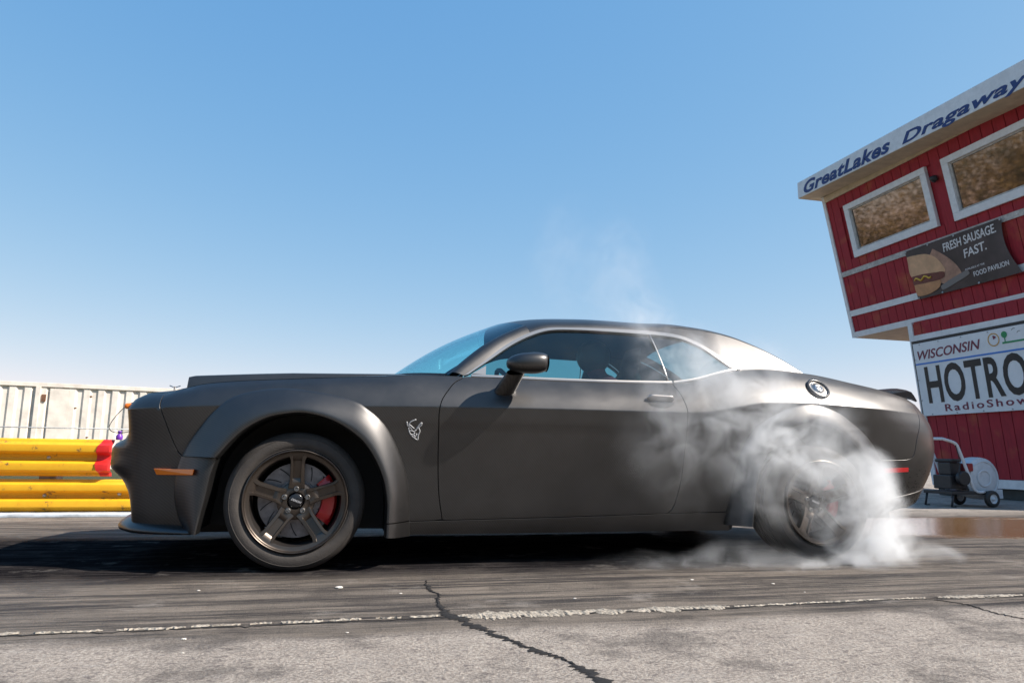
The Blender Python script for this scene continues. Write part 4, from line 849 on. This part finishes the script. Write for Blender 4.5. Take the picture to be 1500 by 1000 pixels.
# carcass behind the boards
mb = MB(); mb.add([upt(YU0,2.96,-.03),upt(YU1,2.96,-.03),upt(YU1,5.80,-.03),upt(YU0,5.80,-.03),(15,YU0,2.96),(15,YU1,2.96),(15,YU1,5.8),(15,YU0,5.8)], [(0,1,2,3),(7,6,5,4),(0,4,5,1),(1,5,6,2),(2,6,7,3),(3,7,4,0)]); tw(mb, 'upper_wall', 'red_siding')
mb = MB(); mb.add([lot(YL0,.30,-.03),lot(YL1,.30,-.03),lot(YL1,2.958,-.03),lot(YL0,2.958,-.03),(15,YL0,.30),(15,YL1,.30),(15,YL1,2.958),(15,YL0,2.958)], [(0,1,2,3),(7,6,5,4),(0,4,5,1),(1,5,6,2),(2,6,7,3),(3,7,4,0)]); tw(mb, 'lower_wall', 'red_siding')
mb = MB(); mb.add([lot(YL0+.02,0,-.06),lot(YL1-.02,0,-.06),lot(YL1-.02,.30,-.06),lot(YL0+.02,.30,-.06),(15,YL0+.02,0),(15,YL1-.02,0),(15,YL1-.02,.3),(15,YL0+.02,.3)], [(0,1,2,3),(7,6,5,4),(0,4,5,1),(1,5,6,2),(2,6,7,3),(3,7,4,0)]); tw(mb, 'plinth', 'skirt_dark')
bw = .203
def boards(f, y0, y1, z0, z1, holes):
    src = {}
    y = y0
    while y < y1-.02:
        ya, yb = y+.006, min(y+bw, y1)-.006; segs = [(z0, z1)]
        for a, b, c, d in holes:
            if ya < b-.02 and yb > a+.02:
                segs = [s for z_0, z_1 in segs for s in ((z_0, min(z_1, c)), (max(z_0, d), z_1)) if s[1]-s[0] > .03]
        for s in segs:
            tw(slab(f, ya, yb, s[0], s[1], .0, -.028), 'siding_board', 'red_siding')
        y += bw
W1, W2 = (4.80, 6.80, 4.42, 5.44), (2.70, 4.47, 4.40, 5.43)
boards(upt, YU0+.06, YU1-.06, 2.98, 5.78, [W1, W2]); boards(lot, YL0+.04, YL1-.05, .31, 2.93, [])
# corner boards and bands
tw(slab(upt, YU1-.065, YU1+.012, 2.965, 5.79, .022, -.05), 'corner_board', 'white_trim'); tw(slab(lot, YL1-.085, YL1+.012, .30, 2.95, .022, -.05), 'corner_board', 'white_trim')
tw(slab(upt, YU0, YU1-.068, 4.14, 4.235, .020, .001), 'rail_board', 'grey_trim'); tw(slab(upt, YU0, YU1-.068, 3.36, 3.47, .020, .001), 'rail_board', 'white_trim'); tw(slab(upt, YU0, YU1+.012, 2.95, 3.055, .026, .001), 'rail_board', 'white_trim')
tw(slab(lot, YL0, YL1-.088, 2.62, 2.72, .020, .001), 'rail_board', 'white_trim'); tw(slab(lot, YL0, YL1+.01, .17, .302, .020, -.03), 'base_board', 'white_trim')
mb = MB(); mb.add([upt(YU0,2.95,0),upt(YU1,2.95,0),(15,YU1,2.94),(15,YU0,2.94)], [(0,1,2,3)]); tw(mb, 'overhang_soffit', 'soffit')
for k in range(47):
    y = YU0+.15+k*.126; mb = MB(); mb.lathe([(.0005,-.008),(.008,-.006),(.010,0)], 8, 'x', upt(y, 4.19, .022)); 
    if k % 3 == 0: tw(mb, 'screw', 'white_trim')
# windows
for (a, b, c, d) in (W1, W2):
    fw = .125
    fr = tw(slab(upt, a, b, c, c+fw, .045, -.02), 'window', 'white_trim', bevel=.006)
    def sub(mb, name, m, **k):
        o = mb.build(name, m, **k); o.parent = fr; return o
    for s in (slab(upt, a, b, d-fw+.02, d, .045, -.02), slab(upt, a, a+fw, c+fw+.001, d-fw+.019, .043, -.02), slab(upt, b-fw, b, c+fw+.001, d-fw+.019, .043, -.02)): sub(s, 'frame', 'white_trim', bevel=.006)
    for s in (slab(upt, a+fw, a+fw+.03, c+fw, d-fw+.02, .012, -.02), slab(upt, b-fw-.03, b-fw, c+fw, d-fw+.02, .012, -.02), slab(upt, a+fw+.03, b-fw-.03, c+fw, c+fw+.03, .010, -.02), slab(upt, a+fw+.03, b-fw-.03, d-fw-.01, d-fw+.02, .010, -.02)): sub(s, 'sash', 'grey_trim')
    sub(slab(upt, a+fw+.03, b-fw-.03, c+fw+.03, d-fw-.01, -.008, -.02), 'pane', 'mirror_window')
# roof with fascia
mb = MB(); mb.add([(9.05,7.54,5.80),(9.05,1.0,5.568),(15.4,1.0,5.568),(15.4,7.54,5.80),(9.05,7.54,6.135),(9.05,1.0,5.978),(15.4,1.0,5.978),(15.4,7.54,6.135)], [(0,1,2,3),(7,6,5,4),(0,4,5,1),(1,5,6,2),(2,6,7,3),(3,7,4,0)]); tw(mb, 'roof', 'white_trim', bevel=.01)
mb = MB(); mb.add([(9.058,7.535,5.796),(9.058,1.0,5.564),(15,1.0,5.564),(15,7.535,5.796)], [(0,1,2,3)]); tw(mb, 'roof_soffit', 'soffit')
tw(slab(upt, YU0, YU1-.07, 5.66, 5.775, .03, .001), 'frieze_board', 'soffit')
mb = MB(); mb.add([(9.044,7.55,5.98),(9.044,1.9,5.83),(9.044,1.9,6.02),(9.044,7.55,6.155),(9.0,7.55,5.99),(9.0,1.9,5.84),(9.0,1.9,6.012),(9.0,7.55,6.147)], [(0,1,2,3),(7,6,5,4),(0,4,5,1),(1,5,6,2),(2,6,7,3),(3,7,4,0)]); 
# writing
def text(body, parent, m, p0, p1, h, f, shear=0., off=0., font_extrude=.002, name='lettering', space=1.0):
    """lay words from p0 to p1 (y, z of the baseline's ends) on facade f with letter height h"""
    cu = bpy.data.curves.new(name, 'FONT'); cu.body = body; cu.size = 1; cu.shear = shear; cu.offset = off; cu.extrude = .01; cu.space_character = space; cu.resolution_u = 4
    o = bpy.data.objects.new(name, cu); COL.objects.link(o); cu.materials.append(MATS[m]); bpy.context.view_layer.update()
    bb_ = [Vector(c) for c in o.bound_box]; x0 = min(c.x for c in bb_); x1 = max(c.x for c in bb_); hh = .70
    a, b = Vector(f(*p0)), Vector(f(*p1)); ex = (b-a); up = Vector(f(p0[0], p0[1]+1))-a; up.normalize(); n = ex.normalized().cross(up)
    sx, sy = ex.length/(x1-x0), h/hh; ux = ex.normalized()
    Mx = Matrix(((ux.x*sx, up.x*sy, n.x*.2, 0),(ux.y*sx, up.y*sy, n.y*.2, 0),(ux.z*sx, up.z*sy, n.z*.2, 0),(0,0,0,1))); Mx.translation = a-ux*sx*x0
    me = bpy.data.meshes.new_from_object(o.evaluated_get(bpy.context.evaluated_depsgraph_get())); bpy.data.objects.remove(o); me.transform(Mx); me.update()
    return under(link(name, me, m), parent)
fas = lambda y, z, d=0: (9.046-d, y, z)
text('GreatLakes', TW, 'navy', (7.34,5.835), (5.00,5.755), .235, fas, .30, .032, space=1.06); text('Dragaway', TW, 'navy', (4.74,5.748), (2.48,5.665), .18, fas, .30, .026, space=1.06)
# lamp between the windows
mb = MB(); c = upt(4.635, 5.16, .0); mb.lathe([(.0005,-.13),(.035,-.13),(.06,-.07),(.062,-.05),(.03,-.03),(.02,.0)], 18, 'x', c); tw(mb, 'flood_lamp', 'sign_black', smooth=True)
# ---- hot dog banner (its own thing, screwed on the tower)
BN = empty('food_banner', (9.8, 4.6, 3.3)); tag(BN, 'brown food banner with a hot dog and the words fresh sausage fast, on the tower', 'banner')
def bpt(y, z, d=0.):
    k = (5.58-y)/1.90; w = .018*math.sin(k*9)*max(0, (4.2-z))+.02+.05*max(0, k-.9)*8*max(0,(4.2-z))
    return upt(y, z, .03+w+d)
mat('banner_brown', (.050,.034,.034), .5, noise=.5, nscale=3.0); mat('bun', (.50,.24,.11), .6, noise=.25, nscale=7); mat('bun_top', (.62,.36,.20), .6, noise=.2, nscale=6); mat('hand', (.40,.22,.15), .6, noise=.3, nscale=8); mat('sausage', (.13,.025,.02), .45, noise=.3, nscale=10); mat('mustard', (.70,.42,.05), .5); mat('banner_text', (.70,.68,.68), .5); mat('banner_grey', (.20,.18,.17), .6)
G = []
for i in range(25):
    k = i/24; yt = 5.579+(3.676-5.579)*k; yb = 5.527+(3.50-5.527)*k; G.append([bpt(yt+(yb-yt)*v+(.10*math.sin(v*3.1)*(k > .9)*(k-.9)*10), 4.205+(3.345-4.205)*v) for v in np.linspace(0, 1, 10)])
mb = MB(); mb.grid(G); sheet = under(mb.build('sheet', 'banner_brown', smooth=True), BN)
def patch(name, pts, m, d):
    q = catmull(pts+[pts[0]], .03)[:-1]; v, e, f, *_ = delaunay_2d_cdt([Vector(p) for p in q]+[Vector((a, b)) for a in np.arange(min(p[0] for p in q), max(p[0] for p in q), .07) for b in np.arange(min(p[1] for p in q), max(p[1] for p in q), .07) if inside(q, np.array([[a, b]]))[0]], [(i, (i+1) % len(q)) for i in range(len(q))], [], 1, 1e-6)
    mb = MB(); mb.add([bpt(p[0], p[1], d) for p in v], [t for t in f]); return under(mb.build(name, m, smooth=True), BN)
patch('print_hand', [(5.0,4.10),(4.85,3.98),(4.70,3.83),(4.60,3.68),(4.58,3.56),(4.75,3.52),(4.95,3.50),(5.10,3.66),(5.15,3.9)], 'hand', .003)
patch('print_bun', [(5.56,4.10),(5.40,4.09),(5.15,4.05),(4.98,3.95),(4.87,3.78),(4.86,3.68),(5.2,3.70),(5.55,3.74)], 'bun_top', .006)
patch('print_sausage', [(5.54,3.75),(5.3,3.74),(5.05,3.71),(4.88,3.68),(4.90,3.60),(5.1,3.57),(5.35,3.56),(5.53,3.58)], 'sausage', .009)
patch('print_bun_base', [(5.53,3.60),(5.3,3.585),(5.1,3.575),(4.98,3.56),(5.02,3.46),(5.2,3.40),(5.4,3.39),(5.51,3.42)], 'bun', .012)
mb = MB(); mb.tube([bpt(5.50-.045*k, 3.675+.03*math.sin(k*1.5), .012) for k in range(9)], .016, 6); under(mb.build('print_mustard', 'mustard', smooth=True), BN)
patch('print_napkin', [(5.0,3.47),(4.75,3.545),(4.45,3.60),(4.42,3.54),(4.7,3.46),(4.98,3.40)], 'banner_grey', .010)
text('FRESH SAUSAGE.', BN, 'banner_text', (4.80,3.99), (3.80,4.03), .135, bpt, .12, .012); text('FAST.', BN, 'banner_text', (4.45,3.795), (4.02,3.825), .135, bpt, .12, .012)
text('AVAILABLE AT THE', BN, 'banner_text', (4.50,3.60), (4.12,3.61), .03, bpt); text('FOOD PAVILION', BN, 'banner_text', (4.36,3.475), (3.70,3.50), .075, bpt, 0, .01)
for k, (y, z) in enumerate(((5.56,4.19),(5.08,4.19),(4.55,4.19),(3.70,4.19),(5.0,3.36),(4.3,3.36),(5.50,3.37))):
    mb = MB(); mb.lathe([(.0005,-.008),(.014,-.006),(.018,0)], 10, 'x', bpt(y, z, .004)); under(mb.build('grommet', 'galv', smooth=True), BN)
# ---- radio show sign
SG = empty('radio_sign', (9.95, 4.7, 1.3)); tag(SG, 'white Wisconsin hot rod radio show sign with a blue stripe, on the lower storey', 'sign')
def spt(y, z, d=0.): return lot(y, z, .045+d)
def lay(name, m, y0, y1, z0, z1, d0, d1): return under(slab(spt, y0, y1, z0, z1, d1, d0).build(name, m), SG)
under(slab(lot, 2.66, 5.70, 1.335, 2.575, .044, .002).build('board', 'sign_white', bevel=.004), SG)
lay('stripe', 'sign_blue', 2.67, 5.69, 2.205, 2.232, .001, .003)
text('WISCONSIN', SG, 'maroon', (5.62,2.29), (4.36,2.32), .15, lambda y,z,d=0: spt(y,z,.002), .28, .012)
text('HOTROD', SG, 'sign_black', (5.53,1.56), (3.25,1.585), .60, lambda y,z,d=0: spt(y,z,.002), 0, .02, space=1.05)
text('RadioShow', SG, 'maroon', (5.22,1.395), (3.72,1.425), .115, lambda y,z,d=0: spt(y,z,.002), 0, .012, space=1.3)
def ringp(name, m, cy, cz, r0, r1, d, a0=0, a1=2*math.pi, n=32):
    mb = MB(); mb.grid([[spt(cy+r*math.cos(t), cz+r*math.sin(t), d) for r in (r0, r1)] for t in np.linspace(a0, a1, n)]); return under(mb.build(name, m), SG)
ringp('clock_ring', 'clock_gold', 4.12, 2.42, .085, .102, .003); ringp('clock_wedge', 'maroon', 4.12, 2.42, .0, .06, .003, math.radians(80), math.radians(150), 8)
lay('print_grass', 'sign_green', 3.30, 3.98, 2.335, 2.362, .001, .003)
for y in (3.93, 3.45): ringp('print_tree', 'sign_green', y, 2.47, .0, .052, .003, n=10); lay('print_trunk', 'sign_green', y-.008, y+.008, 2.36, 2.43, .001, .003)
for y, z in ((3.76,2.50),(3.68,2.45)): ringp('print_bird', 'sign_black', y, z, .035, .042, .003, math.radians(20), math.radians(120), 8)
under(slab(lot, 2.66, 5.735, 2.58, 2.625, .030, .002).build('gap_batten', 'sign_black'), SG); under(slab(lot, 5.703, 5.735, 1.34, 2.575, .030, .002).build('side_batten', 'sign_black'), SG)
for y, z in ((5.55,2.55),(5.15,2.55),(4.7,2.55),(4.2,2.55),(5.5,1.36),(5.0,1.36),(4.5,1.36),(4.0,1.36),(5.68,2.3),(5.68,1.95),(5.68,1.6)):
    mb = MB(); mb.lathe([(.0005,-.006),(.010,-.005),(.012,0)], 8, 'x', spt(y, z, .002)); under(mb.build('screw', 'galv', smooth=True), SG)

# ------------------------------------------------------------------ track blower by the tower
mat('tube_white', (.62,.64,.67), .4); mat('shroud', (.60,.62,.65), .45, noise=.15, nscale=10); mat('engine', (.02,.02,.022), .5); mat('engine_red', (.30,.02,.02), .5)
BL = empty('track_blower', (8.15, 3.2, 0)); tag(BL, 'white walk-behind engine blower with a bent tube handle, parked by the tower', 'blower')
bl = lambda mb, n, m, **k: under(mb.build(n, m, **k), BL)
for y in (2.98, 3.42):
    mb = MB(); mb.tube(catmull([(7.67,y,.855),(7.86,y,.80),(7.90,y,.74),(8.02,y,.42),(8.08,y,.25),(8.13,y,.195),(8.25,y,.19)], .04), .019, 10); bl(mb, 'handle_tube', 'tube_white', smooth=True)
mb = MB(); mb.tube([(7.67,2.98,.855),(7.65,3.2,.86),(7.67,3.42,.855)], .019, 10); bl(mb, 'grip_bar', 'tube_white', smooth=True)
mb = MB(); prof_s = [(.0005,-.13),(.10,-.13),(.22,-.125),(.262,-.10),(.27,-.06),(.27,.06),(.262,.10),(.0005,.13)]
mb.lathe(prof_s, 40, 'y', (8.36, 3.20, .36)); bl(mb, 'fan_shroud', 'shroud', angle=40)
mb = MB(); mb.lathe([(.085,-.002),(.10,-.014),(.115,-.002)], 32, 'y', (8.36, 3.068, .36)); mb.lathe([(.205,-.002),(.214,-.012),(.224,-.002)], 32, 'y', (8.36, 3.072, .36)); bl(mb, 'shroud_ring', 'tube_white', smooth=True)
mb = MB(); mb.box((8.40,3.09,.10),(8.66,3.31,.22)); bl(mb, 'air_outlet', 'shroud', bevel=.01)
mb = MB(); mb.box((7.82,3.06,.22),(8.08,3.34,.40)); mb.box((7.87,3.10,.401),(8.04,3.30,.56)); mb.lathe([(.0005,-.06),(.09,-.06),(.09,.0)], 20, 'y', (7.95,3.02,.36)); bl(mb, 'engine', 'engine', bevel=.015)
mb = MB(); mb.box((7.86,3.06,.561),(8.02,3.34,.605)); bl(mb, 'fuel_tank', 'engine', bevel=.02)
for y in (2.99, 3.41): mb = MB(); mb.tube([(7.78,y,.17),(7.74,y,.006),(7.80,y,.006)], .014, 8); bl(mb, 'stand', 'engine', smooth=True)
mb = MB(); mb.tube(catmull([(7.92,3.0,.30),(7.86,2.96,.42),(7.90,2.97,.56),(7.86,2.98,.78)], .03), .006, 6); bl(mb, 'throttle_cable', 'engine', smooth=True)
mb = MB(); mb.box((8.09,3.04,.45),(8.17,3.2,.55)); bl(mb, 'air_filter', 'engine_red', bevel=.01)
mb = MB(); mb.box((7.74,2.97,.16),(8.40,3.43,.20)); bl(mb, 'frame', 'engine', bevel=.006)
for x, y, r in ((8.32,2.945,.107),(8.32,3.455,.107)):
    mb = MB(); mb.lathe([(r*.55,-.03),(r*.80,-.034),(r*.97,-.02),(r,0),(r*.97,.02),(r*.8,.034),(r*.55,.03)], 28, 'y', (x,y,r)); wh = bl(mb, 'wheel', 'rubber', smooth=True)
    mb = MB(); mb.lathe([(r*.56,-.026),(r*.48,-.012),(r*.2,-.010),(r*.18,-.034),(.0005,-.034)], 20, 'y', (x,y,r)); mb.lathe([(r*.56,.026),(r*.3,.012),(.0005,.03)], 20, 'y', (x,y,r)); h_ = mb.build('hub', 'tube_white', smooth=True); h_.parent = wh
# ------------------------------------------------------------------ dry autumn wood beyond the strip (mirrored in the tower's windows)
def foliage_mat():
    m = bpy.data.materials.new('dry_leaves'); m.use_nodes = True; nt, N, L = nodes_of(m); b = nt.nodes['Principled BSDF']; tc = N('ShaderNodeTexCoord'); n = N('ShaderNodeTexNoise'); n.inputs['Scale'].default_value = .35; n.inputs['Detail'].default_value = 6; L(tc.outputs['Object'], n.inputs['Vector'])
    r = N('ShaderNodeValToRGB'); r.color_ramp.elements[0].position = .32; r.color_ramp.elements[0].color = (.045,.05,.018,1); r.color_ramp.elements[1].position = .50; r.color_ramp.elements[1].color = (.20,.12,.045,1); e = r.color_ramp.elements.new(.7); e.color = (.30,.19,.075,1)
    L(n.outputs['Fac'], r.inputs[0]); L(r.outputs[0], b.inputs['Base Color']); b.inputs['Roughness'].default_value = .9; MATS['dry_leaves'] = m
foliage_mat()
nL = 130000
t = RNG.uniform(0, 1, nL); px = -135+t*92; py = 62-.0*px+RNG.uniform(0, 16, nL)+6*np.sin(px*.11)
crown = 11+3.5*np.sin(px*.37)+2.5*np.sin(px*.93+1.3)+1.2*np.sin(px*2.1); pz = RNG.uniform(0, 1, nL)**.8*crown
C_ = np.stack([px, py, pz], 1); sz = RNG.uniform(.09, .24, nL)[:,None]; a = RNG.normal(size=(nL,3)); a /= np.linalg.norm(a, axis=1, keepdims=True); b = np.cross(a, RNG.normal(size=(nL,3))); b /= np.linalg.norm(b, axis=1, keepdims=True)
V = np.concatenate([C_+a*sz, C_-a*sz*.6+b*sz*.8, C_-a*sz*.6-b*sz*.8]); F = np.stack([np.arange(nL), np.arange(nL)+nL, np.arange(nL)+2*nL], 1)
me = bpy.data.meshes.new('treeline'); me.from_pydata(V.tolist(), [], F.tolist()); o = link('treeline', me, 'dry_leaves'); tag(o, 'tan autumn wood far off, mirrored in the tower windows', 'wood', kind='stuff')

nL = 26000  # unseen wood added behind the camera, keeps horizon sky off the car's side
px = RNG.uniform(-90, 110, nL); py = -46-RNG.uniform(0, 9, nL)+3*np.sin(px*.13); crown = 8+2.5*np.sin(px*.29)+2*np.sin(px*.8+2); pz = RNG.uniform(0, 1, nL)**.8*crown
C_ = np.stack([px, py, pz], 1); sz = RNG.uniform(.4, .9, nL)[:,None]; a = RNG.normal(size=(nL,3)); a /= np.linalg.norm(a, axis=1, keepdims=True); b = np.cross(a, RNG.normal(size=(nL,3))); b /= np.linalg.norm(b, axis=1, keepdims=True)
V = np.concatenate([C_+a*sz, C_-a*sz*.6+b*sz*.8, C_-a*sz*.6-b*sz*.8]); F = np.stack([np.arange(nL), np.arange(nL)+nL, np.arange(nL)+2*nL], 1)
mat('green_leaves', (.045,.055,.022), .9, noise=.4, nscale=.5); me = bpy.data.meshes.new('treeline'); me.from_pydata(V.tolist(), [], F.tolist()); o = link('treeline', me, 'green_leaves'); tag(o, 'dark green wood out of view, added to hide horizon sky from the car', 'wood', kind='stuff')
# ------------------------------------------------------------------ tyre smoke: one volume of drifting puffs
def smoke():
    lo, hi = np.array([.95,-1.75,.004]), np.array([3.75,-.30,2.35])
    mb = MB(); mb.box(tuple(lo), tuple(hi)); me_o = mb.build('tyre_smoke', None); m = bpy.data.materials.new('smoke'); m.use_nodes = True; nt, N, L = nodes_of(m); nt.nodes.remove(nt.nodes['Principled BSDF'])
    tc = N('ShaderNodeNewGeometry') ; pos = tc.outputs['Position']
    nz = N('ShaderNodeTexNoise'); nz.inputs['Scale'].default_value = 2.3; nz.inputs['Detail'].default_value = 2; L(pos, nz.inputs['Vector'])
    wv = N('ShaderNodeVectorMath'); wv.operation = 'MULTIPLY_ADD'; L(nz.outputs['Color'], wv.inputs[0]); wv.inputs[1].default_value = (.34,.20,.34); L(pos, wv.inputs[2])
    wo = N('ShaderNodeVectorMath'); wo.operation = 'SUBTRACT'; L(wv.outputs[0], wo.inputs[0]); wo.inputs[1].default_value = (.17,.10,.17); wp = wo.outputs[0]
    def mth(op, a, b=None, clamp=False):
        n = N('ShaderNodeMath'); n.operation = op; n.use_clamp = clamp
        for i, v in enumerate((a, b)):
            if v is None: continue
            if isinstance(v, (int, float)): n.inputs[i].default_value = v
            else: L(v, n.inputs[i])
        return n.outputs[0]
    tot = None
    for c, r, d in PUFFS:
        s_ = N('ShaderNodeVectorMath'); s_.operation = 'SUBTRACT'; L(wp, s_.inputs[0]); s_.inputs[1].default_value = c
        q = N('ShaderNodeVectorMath'); q.operation = 'DIVIDE'; L(s_.outputs[0], q.inputs[0]); q.inputs[1].default_value = r
        l = N('ShaderNodeVectorMath'); l.operation = 'LENGTH'; L(q.outputs[0], l.inputs[0])
        mr = N('ShaderNodeMapRange'); mr.interpolation_type = 'SMOOTHSTEP'; L(l.outputs['Value'], mr.inputs[0]); mr.inputs[1].default_value = 1.; mr.inputs[2].default_value = .15; mr.inputs[3].default_value = 0.; mr.inputs[4].default_value = d
        tot = mr.outputs[0] if tot is None else mth('ADD', tot, mr.outputs[0])
    n2 = N('ShaderNodeTexNoise'); n2.inputs['Scale'].default_value = 6.5; n2.inputs['Detail'].default_value = 5; n2.inputs['Roughness'].default_value = .58; n2.inputs['Distortion'].default_value = .7; L(wp, n2.inputs['Vector'])
    m2 = N('ShaderNodeMapRange'); m2.interpolation_type = 'SMOOTHSTEP'; L(n2.outputs['Fac'], m2.inputs[0]); m2.inputs[1].default_value = .36; m2.inputs[2].default_value = .70; m2.inputs[3].default_value = .04; m2.inputs[4].default_value = 1.6
    den = mth('MULTIPLY', tot, m2.outputs[0])
    v = N('ShaderNodeVolumePrincipled'); v.inputs['Color'].default_value = (.975,.988,1,1); v.inputs['Anisotropy'].default_value = 0.; L(den, v.inputs['Density']); L(v.outputs[0], nt.nodes['Material Output'].inputs['Volume'])
    me_o.data.materials.append(m)
    tag(me_o, 'white tyre smoke boiling round the rear wheel and drifting up over the door', 'smoke', kind='stuff')
PUFFS = [((3.20,-1.06,.09),(.38,.26,.18),20.),((3.20,-1.08,.32),(.22,.20,.36),8.),((3.00,-1.10,.40),(.42,.16,.38),6.5),((2.80,-1.08,.72),(.46,.20,.30),4.2),((2.50,-1.12,.60),(.38,.22,.50),4.),((2.30,-1.10,.92),(.52,.22,.42),2.8),
         ((2.02,-1.08,.72),(.46,.20,.50),1.5),((2.10,-1.0,1.16),(.28,.25,.28),2.4),((1.86,-.98,1.25),(.18,.22,.44),1.9),((1.72,-.90,1.62),(.22,.3,.50),.5),((1.42,-.8,1.75),(.26,.3,.46),.28),((2.25,-1.06,.03),(.9,.24,.12),2.0),((3.42,-1.14,.03),(.30,.20,.08),9.),((2.85,-1.2,.02),(.6,.25,.09),5.)]
smoke()
